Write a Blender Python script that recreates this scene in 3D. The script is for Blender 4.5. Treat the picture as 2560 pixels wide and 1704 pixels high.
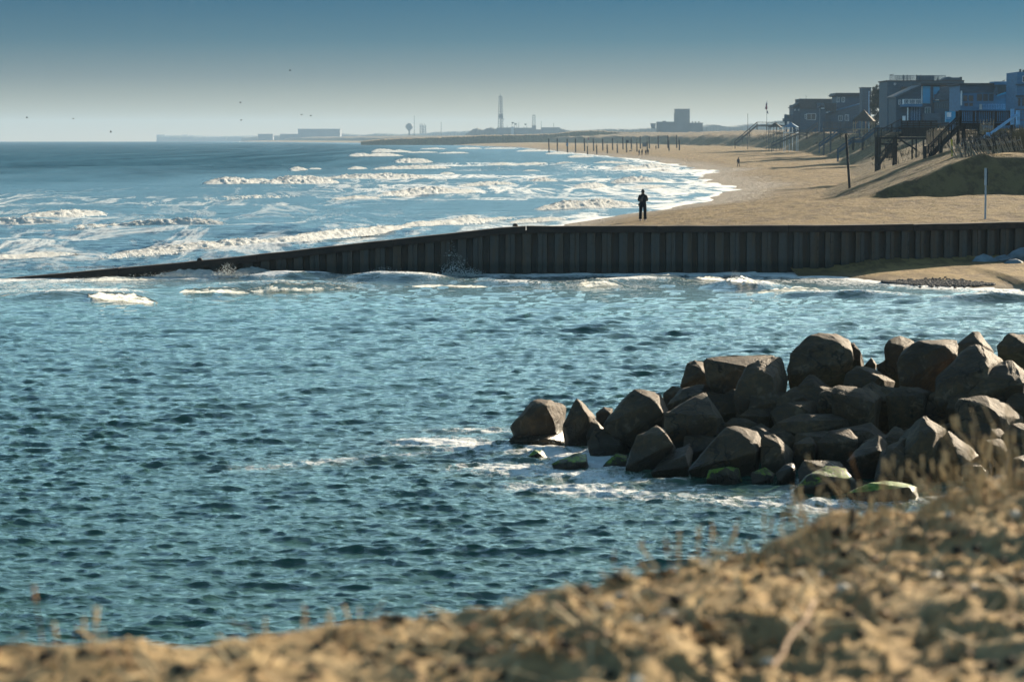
import bpy, bmesh, math, random
import numpy as np
from mathutils import Vector, Matrix, noise as mnoise

for o in list(bpy.data.objects):
    bpy.data.objects.remove(o, do_unlink=True)
scene = bpy.context.scene
col = scene.collection
R = math.radians

# ------------------------------------------------------------------ camera
FOC = 6400.0            # focal length in pixels of the 2560 px wide photograph (90 mm lens)
CAMZ = 6.2
HZ = 347.5
PITCH = math.atan((852.0 - HZ) / FOC)
cam_d = bpy.data.cameras.new('camera'); cam = bpy.data.objects.new('camera', cam_d); col.objects.link(cam)
cam.location = (0, 0, CAMZ); cam.rotation_euler = (math.pi / 2 - PITCH, 0, 0)
cam_d.sensor_width = 36.0; cam_d.lens = 36.0 * FOC / 2560.0
cam_d.clip_start = 0.5; cam_d.clip_end = 40000
cam_d.dof.use_dof = True; cam_d.dof.focus_distance = 90.0; cam_d.dof.aperture_fstop = 2.9
scene.camera = cam

# ------------------------------------------------------------------ sky and sun
SUN_AZ, SUN_EL = 35.0, 15.5
world = bpy.data.worlds.new('World'); scene.world = world; world.use_nodes = True
nt = world.node_tree; bg = nt.nodes['Background']
sky = nt.nodes.new('ShaderNodeTexSky'); sky.sky_type = 'NISHITA'; sky.sun_disc = False
sky.sun_elevation = R(SUN_EL); sky.sun_rotation = R(SUN_AZ)
sky.dust_density = 0.1; sky.air_density = 1.0; sky.ozone_density = 6.0
tc = nt.nodes.new('ShaderNodeTexCoord'); sx = nt.nodes.new('ShaderNodeSeparateXYZ')
nt.links.new(tc.outputs['Generated'], sx.inputs[0])
mr = nt.nodes.new('ShaderNodeMapRange'); mr.inputs[1].default_value = 0.0; mr.inputs[2].default_value = 0.12
nt.links.new(sx.outputs[2], mr.inputs[0])
rp = nt.nodes.new('ShaderNodeValToRGB'); nt.links.new(mr.outputs[0], rp.inputs[0])
el = rp.color_ramp.elements
el[0].position = 0.0; el[0].color = (0.37, 0.27, 0.19, 1)
el[1].position = 1.0; el[1].color = (1.16, 1.16, 0.90, 1)
for p, c in ((0.07, (0.275, 0.22, 0.175)), (0.2, (0.120, 0.126, 0.140)), (0.32, (0.034, 0.086, 0.122)), (0.47, (0.0, 0.064, 0.108)), (0.7, (0.16, 0.27, 0.24))):
    e = el.new(p); e.color = (*c, 1)
sky2 = nt.nodes.new('ShaderNodeTexSky'); sky2.sky_type = 'NISHITA'; sky2.sun_disc = False        # the same sky with more sea haze higher up
sky2.sun_elevation = R(SUN_EL); sky2.sun_rotation = R(SUN_AZ); sky2.dust_density = 0.7; sky2.air_density = 1.0; sky2.ozone_density = 5.0
mr2 = nt.nodes.new('ShaderNodeMapRange'); mr2.interpolation_type = 'SMOOTHSTEP'; mr2.inputs[1].default_value = 0.055; mr2.inputs[2].default_value = 0.16
nt.links.new(sx.outputs[2], mr2.inputs[0])
mxs = nt.nodes.new('ShaderNodeMix'); mxs.data_type = 'RGBA'; nt.links.new(mr2.outputs[0], mxs.inputs[0])
nt.links.new(sky.outputs[0], mxs.inputs[6]); nt.links.new(sky2.outputs[0], mxs.inputs[7])
mx = nt.nodes.new('ShaderNodeMix'); mx.data_type = 'RGBA'; mx.blend_type = 'MULTIPLY'; mx.inputs[0].default_value = 1
nt.links.new(mxs.outputs[2], mx.inputs[6]); nt.links.new(rp.outputs[0], mx.inputs[7])
mr3 = nt.nodes.new('ShaderNodeMapRange'); mr3.interpolation_type = 'SMOOTHSTEP'
for q_, v_ in enumerate((0.34, 0.80, 1.0, 0.22)): mr3.inputs[q_ + 1].default_value = v_        # deep clear zenith
nt.links.new(sx.outputs[2], mr3.inputs[0])
mx2 = nt.nodes.new('ShaderNodeMix'); mx2.data_type = 'RGBA'; mx2.blend_type = 'MULTIPLY'; mx2.inputs[0].default_value = 1
nt.links.new(mx.outputs[2], mx2.inputs[6]); nt.links.new(mr3.outputs[0], mx2.inputs[7])
nt.links.new(mx2.outputs[2], bg.inputs[0]); bg.inputs[1].default_value = 0.10

sun_d = bpy.data.lights.new('sun', 'SUN'); sun = bpy.data.objects.new('sun', sun_d); col.objects.link(sun)
sun_d.energy = 5.0; sun_d.angle = R(0.55); sun_d.color = (1.0, 0.84, 0.62)
sdir = Vector((math.sin(R(SUN_AZ)) * math.cos(R(SUN_EL)), math.cos(R(SUN_AZ)) * math.cos(R(SUN_EL)), math.sin(R(SUN_EL))))
sun.rotation_euler = sdir.to_track_quat('Z', 'Y').to_euler(); sun.location = (40, 60, 60)

scene.view_settings.view_transform = 'Standard'; scene.view_settings.look = 'None'
scene.view_settings.exposure = 1.45; scene.view_settings.gamma = 1.0
scene.view_settings.use_curve_mapping = False
scene.render.engine = 'CYCLES'
cy = scene.cycles
cy.use_denoising = True; cy.max_bounces = 6; cy.diffuse_bounces = 3; cy.glossy_bounces = 3; cy.transmission_bounces = 4
cy.volume_bounces = 1; cy.transparent_max_bounces = 6; cy.caustics_reflective = False; cy.caustics_refractive = False
cy.sample_clamp_indirect = 4.0

# ------------------------------------------------------------------ helpers
cp, sp = math.cos(PITCH), math.sin(PITCH)
def P(px, py, d):
    """world point seen at photo pixel (px,py) at distance Y=d"""
    u = (px - 1280.0) / FOC; v = (852.0 - py) / FOC
    t = d / (cp + v * sp)
    return Vector((u * t, d, CAMZ + t * (-sp + v * cp)))
def G(px, py, z=0.0):
    """world point on the level z seen at photo pixel"""
    u = (px - 1280.0) / FOC; v = (852.0 - py) / FOC
    t = (z - CAMZ) / (-sp + v * cp)
    return Vector((u * t, t * (cp + v * sp), z))
def S(n, d): return n * d / FOC

def _hash(ix, iy, seed):
    n = (ix.astype(np.int64) * 374761393 + iy.astype(np.int64) * 668265263 + seed * 974634777) & 0xffffffff
    n = ((n ^ (n >> 13)) * 1274126177) & 0xffffffff
    return ((n ^ (n >> 16)) & 0xffffff) / float(0xffffff)
def vn(x, y, seed=0):
    x = np.asarray(x, float); y = np.asarray(y, float)
    ix = np.floor(x); iy = np.floor(y); fx = x - ix; fy = y - iy
    fx = fx * fx * (3 - 2 * fx); fy = fy * fy * (3 - 2 * fy)
    a = _hash(ix, iy, seed); b = _hash(ix + 1, iy, seed); c = _hash(ix, iy + 1, seed); d = _hash(ix + 1, iy + 1, seed)
    return (a * (1 - fx) + b * fx) * (1 - fy) + (c * (1 - fx) + d * fx) * fy
def fbm(x, y, seed=0, octv=4):
    s = 0; a = 0.5; t = 0
    for i in range(octv):
        s = s + a * vn(x * 2 ** i + 13.7 * i, y * 2 ** i + 7.3 * i, seed + i); t += a; a *= 0.5
    return s / t
def smooth(a, b, x):
    t = np.clip((x - a) / (b - a), 0, 1); return t * t * (3 - 2 * t)

class MB:
    """collects simple solids into one mesh"""
    def __init__(self): self.v = []; self.f = []; self.mi = []
    def add(self, vs, fs, mi=0):
        n = len(self.v); self.v += [tuple(p) for p in vs]
        for f in fs: self.f.append(tuple(i + n for i in f)); self.mi.append(mi)
    def box(self, x0, x1, y0, y1, z0, z1, mi=0):
        vs = [(x, y, z) for z in (z0, z1) for y in (y0, y1) for x in (x0, x1)]
        self.add(vs, [(0, 2, 3, 1), (4, 5, 7, 6), (0, 1, 5, 4), (2, 6, 7, 3), (0, 4, 6, 2), (1, 3, 7, 5)], mi); return self
    def bar(self, a, b, w, h=None, mi=0):
        """square bar from a to b"""
        a = Vector(a); b = Vector(b); h = h or w; d = (b - a).normalized()
        up = Vector((0, 0, 1)) if abs(d.z) < 0.95 else Vector((0, 1, 0))
        s = d.cross(up).normalized() * (w / 2); u = s.cross(d).normalized() * (h / 2)
        vs = [p + i * s + j * u for p in (a, b) for i, j in ((-1, -1), (1, -1), (1, 1), (-1, 1))]
        self.add(vs, [(3, 2, 1, 0), (4, 5, 6, 7), (0, 1, 5, 4), (1, 2, 6, 5), (2, 3, 7, 6), (3, 0, 4, 7)], mi); return self
    def tube(self, a, b, r0, r1=None, n=10, mi=0):
        a = Vector(a); b = Vector(b); r1 = r0 if r1 is None else r1; d = (b - a).normalized()
        up = Vector((0, 0, 1)) if abs(d.z) < 0.95 else Vector((1, 0, 0))
        s = d.cross(up).normalized(); u = s.cross(d)
        vs = [p + (s * math.cos(2 * math.pi * k / n) + u * math.sin(2 * math.pi * k / n)) * r for p, r in ((a, r0), (b, r1)) for k in range(n)]
        fs = [(k, (k + 1) % n, n + (k + 1) % n, n + k) for k in range(n)] + [tuple(range(n - 1, -1, -1)), tuple(range(n, 2 * n))]
        self.add(vs, fs, mi); return self
    def lathe(self, c, prof, n=16, mi=0):
        vs = [(c[0] + r * math.cos(2 * math.pi * k / n), c[1] + r * math.sin(2 * math.pi * k / n), c[2] + z) for r, z in prof for k in range(n)]
        fs = [(i * n + k, i * n + (k + 1) % n, (i + 1) * n + (k + 1) % n, (i + 1) * n + k) for i in range(len(prof) - 1) for k in range(n)]
        self.add(vs, fs, mi); return self
    def prism(self, pts, y0, y1, mi=0):
        """polygon in the xz plane, from y0 to y1"""
        n = len(pts); vs = [(x, y0, z) for x, z in pts] + [(x, y1, z) for x, z in pts]
        fs = [tuple(range(n)), tuple(range(2 * n - 1, n - 1, -1))] + [(k, k + n, (k + 1) % n + n, (k + 1) % n) for k in range(n)]
        self.add(vs, fs, mi); return self
    def build(self, name, mats, parent=None, smoothed=False):
        me = bpy.data.meshes.new(name); me.from_pydata(self.v, [], self.f)
        for m in (mats if isinstance(mats, (list, tuple)) else [mats]): me.materials.append(m)
        if len(me.materials) > 1: me.polygons.foreach_set('material_index', self.mi)
        bm = bmesh.new(); bm.from_mesh(me); bmesh.ops.recalc_face_normals(bm, faces=bm.faces); bm.to_mesh(me); bm.free()
        if smoothed:
            me.shade_smooth() if hasattr(me, 'shade_smooth') else None
            me.set_sharp_from_angle(angle=R(40))
        return link(name, me, parent)
def link(name, me, parent=None):
    o = bpy.data.objects.new(name, me); col.objects.link(o); o.parent = parent; return o
def empty(name, loc=(0, 0, 0)):
    o = bpy.data.objects.new(name, None); col.objects.link(o); o.location = loc; o.empty_display_size = 0.1; return o
def tag(o, label=None, cat=None, group=None, kind=None):
    if label: o['label'] = label
    if cat: o['category'] = cat
    if group: o['group'] = group
    if kind: o['kind'] = kind
    return o
def grid_mesh(name, X, Y, Z, mat, attrs=None, parent=None, shade=True):
    nr, nc = X.shape
    me = bpy.data.meshes.new(name)
    co = np.stack([X, Y, Z], -1).reshape(-1, 3).astype(np.float32)
    idx = np.arange(nr * nc).reshape(nr, nc)
    q = np.stack([idx[:-1, :-1], idx[:-1, 1:], idx[1:, 1:], idx[1:, :-1]], -1).reshape(-1, 4)
    me.vertices.add(len(co)); me.vertices.foreach_set('co', co.ravel())
    me.loops.add(q.size); me.loops.foreach_set('vertex_index', q.ravel().astype(np.int32))
    me.polygons.add(len(q)); me.polygons.foreach_set('loop_start', (np.arange(len(q)) * 4).astype(np.int32))
    me.update(calc_edges=True); me.validate()
    for k, a in (attrs or {}).items():
        at = me.attributes.new(k, 'FLOAT', 'POINT'); at.data.foreach_set('value', np.asarray(a, np.float32).ravel())
    me.materials.append(mat)
    if shade: me.shade_smooth()
    return link(name, me, parent)

# ------------------------------------------------------------------ materials
class NT:
    def __init__(self, name):
        self.m = bpy.data.materials.new(name); self.m.use_nodes = True
        self.t = self.m.node_tree; self.t.nodes.clear(); self.out = self.n('OutputMaterial')
    def n(self, typ, **kw):
        x = self.t.nodes.new('ShaderNode' + typ)
        for k, v in kw.items(): setattr(x, k, v)
        return x
    def l(self, a, b): self.t.links.new(a, b)
    def noise(self, vec, scale, detail=4, rough=0.55, dist=0.0):
        x = self.n('TexNoise'); x.inputs['Scale'].default_value = scale; x.inputs['Detail'].default_value = detail
        x.inputs['Roughness'].default_value = rough; x.inputs['Distortion'].default_value = dist
        if vec is not None: self.l(vec, x.inputs['Vector'])
        return x.outputs[0]
    def ramp(self, fac, stops):
        x = self.n('ValToRGB'); e = x.color_ramp.elements
        e[0].position, e[0].color = stops[0][0], (*stops[0][1], 1); e[1].position, e[1].color = stops[-1][0], (*stops[-1][1], 1)
        for p, c in stops[1:-1]: q = e.new(p); q.color = (*c, 1)
        self.l(fac, x.inputs[0]); return x.outputs[0]
    def val(self, fac, a, b, c=0.0, d=1.0):
        x = self.n('MapRange'); x.interpolation_type = 'SMOOTHSTEP'
        for i, q in enumerate((a, b, c, d)): x.inputs[i + 1].default_value = q
        self.l(fac, x.inputs[0]); return x.outputs[0]
    def math(self, op, a, b=None):
        x = self.n('Math'); x.operation = op
        for i, q in enumerate((a, b)):
            if q is None: continue
            if isinstance(q, (int, float)): x.inputs[i].default_value = q
            else: self.l(q, x.inputs[i])
        return x.outputs[0]
    def mix(self, fac, a, b, mode='MIX'):
        x = self.n('Mix'); x.data_type = 'RGBA'; x.blend_type = mode
        for i, q in ((0, fac), (6, a), (7, b)):
            if isinstance(q, (int, float)): x.inputs[i].default_value = q
            elif isinstance(q, tuple): x.inputs[i].default_value = (*q, 1)
            else: self.l(q, x.inputs[i])
        return x.outputs[2]
    def pos(self, scale=(1, 1, 1), obj=True):
        c = self.n('TexCoord'); mp = self.n('Mapping'); mp.inputs['Scale'].default_value = scale
        self.l(c.outputs['Object' if obj else 'Generated'], mp.inputs[0]); return mp.outputs[0]
    def wpos(self, scale=(1, 1, 1)):
        c = self.n('NewGeometry'); mp = self.n('Mapping'); mp.inputs['Scale'].default_value = scale
        self.l(c.outputs['Position'], mp.inputs[0]); return mp.outputs[0]
    def bump(self, h, strength, dist, normal=None):
        b = self.n('Bump'); b.inputs['Strength'].default_value = strength; b.inputs['Distance'].default_value = dist
        self.l(h, b.inputs['Height'])
        if normal is not None: self.l(normal, b.inputs['Normal'])
        return b.outputs[0]
    def bsdf(self, color, rough=0.8, normal=None, spec=0.3, metal=0.0):
        b = self.n('BsdfPrincipled')
        if isinstance(color, tuple): b.inputs['Base Color'].default_value = (*color, 1)
        else: self.l(color, b.inputs['Base Color'])
        if isinstance(rough, (int, float)): b.inputs['Roughness'].default_value = rough
        else: self.l(rough, b.inputs['Roughness'])
        b.inputs['Specular IOR Level'].default_value = spec; b.inputs['Metallic'].default_value = metal
        if normal is not None: self.l(normal, b.inputs['Normal'])
        return b
    def done(self, sh):
        self.l(sh.outputs[0] if hasattr(sh, 'outputs') else sh, self.out.inputs[0]); return self.m

def plain(name, c, rough=0.75, var=0.25, scale=3.0, bump=0.3, spec=0.3, stretch=(1, 1, 1), metal=0.0):
    t = NT(name); v = t.wpos(stretch); n = t.noise(v, scale, 6, 0.6)
    lo = tuple(x * (1 - var) for x in c); hi = tuple(min(1, x * (1 + var)) for x in c)
    cc = t.ramp(n, [(0.3, lo), (0.7, hi)])
    return t.done(t.bsdf(cc, rough, t.bump(n, bump, 0.02), spec, metal))

M = {}
M['wood'] = plain('weathered_timber', (0.032, 0.028, 0.026), 0.85, 0.5, 2.0, stretch=(3, 3, 0.5))
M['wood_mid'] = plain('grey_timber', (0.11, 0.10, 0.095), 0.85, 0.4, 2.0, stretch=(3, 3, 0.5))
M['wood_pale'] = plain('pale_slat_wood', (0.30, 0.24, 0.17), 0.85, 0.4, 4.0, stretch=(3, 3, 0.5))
M['pile_wood'] = plain('dark_piling_wood', (0.020, 0.019, 0.019), 0.8, 0.4, 2.0)
M['galv'] = plain('galvanised_metal', (0.35, 0.40, 0.44), 0.45, 0.2, 4.0, spec=0.5)
M['yellow'] = plain('yellow_paint', (0.50, 0.36, 0.03), 0.55, 0.3, 5.0)
M['blue_rail'] = plain('blue_painted_rail', (0.16, 0.36, 0.60), 0.5, 0.25, 3.0)
M['white'] = plain('white_paint', (0.70, 0.72, 0.74), 0.6, 0.12, 2.0)
M['siding'] = plain('blue_shade_siding', (0.035, 0.15, 0.28), 0.7, 0.22, 0.6, stretch=(1, 1, 4))  # white walls in shade: the blue skylight is painted into the colour
M['siding_dark'] = plain('deep_blue_shade_siding', (0.022, 0.065, 0.105), 0.7, 0.25, 0.6, stretch=(1, 1, 4))  # darker walls, their blue shade also put into the base colour
M['siding_grey'] = plain('grey_shingle', (0.05, 0.085, 0.12), 0.8, 0.25, 0.8, stretch=(1, 1, 3))
M['blue_panel'] = plain('bright_blue_panel', (0.02, 0.28, 0.50), 0.5, 0.12, 1.0)
M['roof'] = plain('dark_roof_shingle', (0.035, 0.045, 0.055), 0.85, 0.3, 1.5)
M['roof_brown'] = plain('brown_roof_shingle', (0.06, 0.045, 0.035), 0.85, 0.3, 1.5)
M['roof_blue'] = plain('blue_metal_roof', (0.03, 0.15, 0.26), 0.5, 0.2, 1.5)
t = NT('window_glass'); M['glass'] = t.done(t.bsdf(t.ramp(t.noise(t.wpos(), 0.8), [(0.3, (0.015, 0.03, 0.04)), (0.7, (0.04, 0.06, 0.075))]), 0.08, None, 0.6))
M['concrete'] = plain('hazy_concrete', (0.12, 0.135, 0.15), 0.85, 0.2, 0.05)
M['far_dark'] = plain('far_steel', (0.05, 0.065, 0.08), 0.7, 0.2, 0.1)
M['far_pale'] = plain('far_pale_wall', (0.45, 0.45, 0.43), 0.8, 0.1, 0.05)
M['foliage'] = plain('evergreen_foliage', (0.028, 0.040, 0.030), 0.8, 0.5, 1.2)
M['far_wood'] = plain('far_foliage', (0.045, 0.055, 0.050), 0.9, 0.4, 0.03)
M['bark'] = plain('bark', (0.05, 0.04, 0.035), 0.9, 0.4, 3.0)
M['cloth_black'] = plain('black_cloth', (0.010, 0.011, 0.014), 0.85, 0.4, 8.0, spec=0.15)
M['cloth_trouser'] = plain('black_trouser_cloth', (0.007, 0.007, 0.010), 0.9, 0.4, 8.0, spec=0.1)
M['cloth_navy'] = plain('dark_blue_cloth', (0.02, 0.03, 0.05), 0.85, 0.4, 8.0)
M['cloth_brown'] = plain('dark_brown_cloth', (0.04, 0.03, 0.025), 0.85, 0.4, 8.0)
M['bag'] = plain('grey_brown_canvas', (0.10, 0.085, 0.075), 0.85, 0.3, 14.0)
M['skin'] = plain('skin', (0.42, 0.26, 0.19), 0.55, 0.1, 10.0)
M['hair'] = plain('brown_hair', (0.12, 0.07, 0.04), 0.6, 0.4, 30.0)
M['shoe'] = plain('pale_pink_shoe', (0.45, 0.33, 0.32), 0.7, 0.2, 10.0)
M['gull'] = plain('gull_feather', (0.10, 0.10, 0.11), 0.8, 0.3, 5.0)
M['flag_red'] = plain('red_cloth', (0.30, 0.04, 0.05), 0.8, 0.2, 5.0)
M['flag_white'] = plain('white_cloth', (0.6, 0.6, 0.6), 0.8, 0.1, 5.0)
M['flag_blue'] = plain('blue_cloth', (0.02, 0.03, 0.10), 0.8, 0.2, 5.0)
M['straw'] = plain('dry_straw', (0.50, 0.38, 0.21), 0.8, 0.45, 9.0)
M['straw_red'] = plain('rusty_stalk', (0.30, 0.17, 0.08), 0.8, 0.4, 9.0)
M['dune_grass'] = plain('dune_grass', (0.11, 0.085, 0.045), 0.85, 0.5, 2.0)

# sheet pile steel: rust brown streaked over grey
t = NT('rusted_steel'); v = t.wpos((2.2, 2.2, 0.25)); n = t.noise(v, 1.6, 8, 0.65); n2 = t.noise(t.wpos((1, 1, 1)), 6.0, 5, 0.6)
c = t.mix(t.val(n, 0.38, 0.66), (0.078, 0.068, 0.060), (0.095, 0.060, 0.038)); c = t.mix(t.val(n2, 0.5, 0.8, 0, 0.6), c, (0.035, 0.028, 0.024))
g_ = t.n('NewGeometry'); s_ = t.n('SeparateXYZ'); t.l(g_.outputs['Position'], s_.inputs[0])
c = t.mix(t.val(t.math('ADD', s_.outputs[2], t.math('MULTIPLY', n, 0.5)), 0.55, 0.95, 0.7, 0.0), c, (0.020, 0.022, 0.018))
M['steel'] = t.done(t.bsdf(c, 0.75, t.bump(n2, 0.4, 0.01), 0.25))
t = NT('cap_steel'); n = t.noise(t.wpos((0.6, 2, 2)), 2.5, 8, 0.65)
M['cap'] = t.done(t.bsdf(t.ramp(n, [(0.3, (0.022, 0.017, 0.015)), (0.55, (0.05, 0.033, 0.026)), (0.75, (0.075, 0.045, 0.03))]), 0.85, t.bump(n, 0.5, 0.02), 0.2))

# rock
def rock_mat(name, moss):
    t = NT(name); v = t.wpos()
    a = t.noise(v, 1.3, 6, 0.6, 0.4); b = t.noise(v, 9.0, 8, 0.65); c2 = t.noise(t.pos((1.4, 6, 1.4)), 2.2, 6, 0.6, 0.8)
    base = t.ramp(a, [(0.25, (0.038, 0.021, 0.009)), (0.5, (0.085, 0.050, 0.024)), (0.75, (0.155, 0.098, 0.048))])
    base = t.mix(t.val(c2, 0.56, 0.66, 0, 0.35), base, (0.24, 0.18, 0.12))
    base = t.mix(t.val(b, 0.35, 0.62, 0.6, 0.0), base, (0.045, 0.034, 0.027))
    g = t.n('NewGeometry'); s = t.n('SeparateXYZ'); t.l(g.outputs['Position'], s.inputs[0])
    wet = t.val(t.math('ADD', s.outputs[2], t.math('MULTIPLY', a, 0.5)), 0.45, 0.75, 1.0, 0.0)
    base = t.mix(t.math('MULTIPLY', wet, 0.65), base, (0.03, 0.026, 0.020))
    vo = t.n('TexVoronoi'); vo.feature = 'DISTANCE_TO_EDGE'; vo.inputs['Scale'].default_value = 1.5; dv_ = t.n('VectorMath'); dv_.operation = 'ADD'
    nz = t.n('TexNoise'); nz.inputs['Scale'].default_value = 2.5; t.l(v, nz.inputs['Vector']); t.l(v, dv_.inputs[0]); t.l(nz.outputs['Color'], dv_.inputs[1]); t.l(dv_.outputs[0], vo.inputs['Vector'])
    crack = t.math('MULTIPLY', t.val(vo.outputs['Distance'], 0.0, 0.05, 1.0, 0.0), t.val(t.noise(v, 0.9, 3), 0.48, 0.62))
    base = t.mix(t.math('MULTIPLY', crack, 0.75), base, (0.015, 0.011, 0.008))
    d4 = t.noise(v, 4.0, 8, 0.7, 0.3)
    base = t.mix(t.val(d4, 0.55, 0.72, 0, 0.55), base, (0.17, 0.135, 0.10))
    hgt = t.math('ADD', t.math('SUBTRACT', t.math('MULTIPLY', a, 0.7), t.math('MULTIPLY', crack, 0.5)), t.math('ADD', t.math('MULTIPLY', b, 0.4), t.math('MULTIPLY', d4, 0.8)))
    nm = t.bump(hgt, 0.8, 0.09)
    rough = t.math('SUBTRACT', 0.78, t.math('MULTIPLY', wet, 0.35))
    if moss:
        sn = t.n('SeparateXYZ'); t.l(g.outputs['Normal'], sn.inputs[0])
        mk = t.val(t.math('ADD', sn.outputs[2], t.math('MULTIPLY', t.math('SUBTRACT', b, 0.5), 1.7)), moss[0], moss[0] + 0.35)
        base = t.mix(mk, base, t.ramp(b, [(0.3, (0.035, 0.075, 0.008)), (0.7, (0.22, 0.35, 0.02))]))
        nm = t.bump(t.noise(v, 28.0, 4, 0.7), 0.7, 0.04, nm)
    return t.done(t.bsdf(base, rough, nm, 0.35))
M['rock'] = rock_mat('dark_granite', None)
M['rock_moss'] = rock_mat('moss_topped_granite', (0.35,))
M['rock_slime'] = rock_mat('thinly_mossed_granite', (0.72,))
M['rock_wall'] = plain('blue_grey_stone', (0.15, 0.19, 0.22), 0.8, 0.4, 2.0, bump=0.8)

# sand
def sand_mat(name, veg=False, fine=1.0, wet=True, bs=0.9):
    t = NT(name); v = t.wpos()
    big = t.noise(v, 0.06, 5, 0.6); mid = t.noise(t.wpos((1, 0.35, 1)), 0.9 * fine, 6, 0.65); sm = t.noise(v, 5.0 * fine, 6, 0.7)
    c = t.ramp(big, [(0.3, (0.240, 0.160, 0.062)), (0.7, (0.330, 0.228, 0.095))])
    c = t.mix(t.val(mid, 0.38, 0.58, 0.75, 0.0), c, (0.13, 0.082, 0.040))
    c = t.mix(t.val(sm, 0.58, 0.75, 0, 0.4), c, (0.42, 0.31, 0.18))
    rough = 0.9
    if wet:
        at = t.n('Attribute'); at.attribute_name = 'wet'
        w = at.outputs['Fac']; c = t.mix(t.math('MULTIPLY', w, 0.75), c, (0.15, 0.10, 0.05)); rough = t.math('SUBTRACT', 0.9, t.math('MULTIPLY', w, 0.3))
    if veg:
        at = t.n('Attribute'); at.attribute_name = 'veg'
        vm = t.math('MULTIPLY', at.outputs['Fac'], t.val(t.noise(t.wpos((1, 0.5, 1)), 0.35, 6, 0.7), 0.36, 0.56))
        c = t.mix(vm, c, t.ramp(t.noise(v, 1.2, 6, 0.7), [(0.3, (0.07, 0.052, 0.03)), (0.7, (0.17, 0.12, 0.065))]))
    h = t.math('ADD', mid, t.math('MULTIPLY', sm, 0.35))
    return t.done(t.bsdf(c, rough, t.bump(h, bs, 1.5), 0.15))
M['beach'] = sand_mat('beach_sand', veg=True, bs=1.0)
M['inlet_sand'] = sand_mat('inlet_sand', fine=1.5, bs=0.25)

# sea: water body, ripples, foam driven by a per-point foam density
t = NT('sea_water')
v = t.wpos(); at = t.n('Attribute'); at.attribute_name = 'foam'; fo = at.outputs['Fac']
at2 = t.n('Attribute'); at2.attribute_name = 'far'; far = at2.outputs['Fac']
at3 = t.n('Attribute'); at3.attribute_name = 'silt'; silt = at3.outputs['Fac']
f1 = t.noise(t.wpos((1.0, 0.55, 1)), 1.5, 8, 0.62, 1.2); f2 = t.noise(t.wpos((1.0, 0.22, 1)), 0.16, 7, 0.62, 0.8)
f3 = t.noise(t.wpos((1.0, 0.5, 1)), 5.0, 5, 0.6, 0.6)
lace_n = t.math('ADD', t.math('MULTIPLY', f1, 0.62), t.math('MULTIPLY', f3, 0.38))
lace = t.math('SUBTRACT', 1.0, t.math('MULTIPLY', t.math('ABSOLUTE', t.math('SUBTRACT', lace_n, 0.5)), 5.0))
lace_f = t.math('SUBTRACT', 1.0, t.math('MULTIPLY', t.math('ABSOLUTE', t.math('SUBTRACT', f2, 0.5)), 5.0))
mixl = t.n('Mix'); mixl.data_type = 'FLOAT'; t.l(far, mixl.inputs[0]); t.l(lace, mixl.inputs[2]); t.l(lace_f, mixl.inputs[3])
thr = t.math('SUBTRACT', t.math('ADD', t.math('MULTIPLY', fo, 1.6), t.math('MULTIPLY', mixl.outputs[0], 0.75)), 1.0)
mask = t.math('MULTIPLY', t.val(thr, -0.05, 0.35), t.val(fo, 0.02, 0.12))
body = t.mix(silt, (0.036, 0.098, 0.072), (0.13, 0.15, 0.09))
body = t.mix(far, body, (0.012, 0.062, 0.092))
r1 = t.noise(t.wpos((1.0, 1.6, 1)), 4.2, 5, 0.6, 0.5); r2 = t.noise(t.wpos((0.5, 1.0, 1)), 0.5, 6, 0.62, 0.4)
r3 = t.noise(t.wpos((0.7, 1.3, 1)), 2.6, 6, 0.6, 0.7)
b0 = t.bump(r3, 0.8, 0.10); b1 = t.bump(r1, 0.4, 0.05, b0); b2 = t.n('Bump'); b2.inputs['Distance'].default_value = 0.7; t.l(r2, b2.inputs['Height']); t.l(b1, b2.inputs['Normal'])
t.l(t.math('MULTIPLY', far, 0.85), b2.inputs['Strength'])
wb = t.bsdf(body, t.math('ADD', 0.035, t.math('MULTIPLY', far, 0.16)), b2.outputs[0], 0.5)
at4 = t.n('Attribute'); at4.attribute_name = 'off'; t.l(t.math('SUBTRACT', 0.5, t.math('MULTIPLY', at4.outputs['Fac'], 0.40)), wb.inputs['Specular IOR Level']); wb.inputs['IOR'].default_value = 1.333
fb = t.bsdf(t.ramp(f1, [(0.3, (0.62, 0.63, 0.62)), (0.6, (0.85, 0.85, 0.82))]), 0.9, t.bump(f3, 0.6, 0.08), 0.2)
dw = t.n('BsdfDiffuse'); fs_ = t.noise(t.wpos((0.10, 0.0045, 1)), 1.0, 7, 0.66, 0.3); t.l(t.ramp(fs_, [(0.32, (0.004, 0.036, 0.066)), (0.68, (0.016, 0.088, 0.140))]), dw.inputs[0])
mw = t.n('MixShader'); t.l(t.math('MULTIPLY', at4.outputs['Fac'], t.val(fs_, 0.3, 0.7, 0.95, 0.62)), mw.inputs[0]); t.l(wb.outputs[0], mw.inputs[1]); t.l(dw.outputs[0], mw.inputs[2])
ms = t.n('MixShader'); t.l(mask, ms.inputs[0]); t.l(mw.outputs[0], ms.inputs[1]); t.l(fb.outputs[0], ms.inputs[2])
M['sea'] = t.done(ms)

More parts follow.
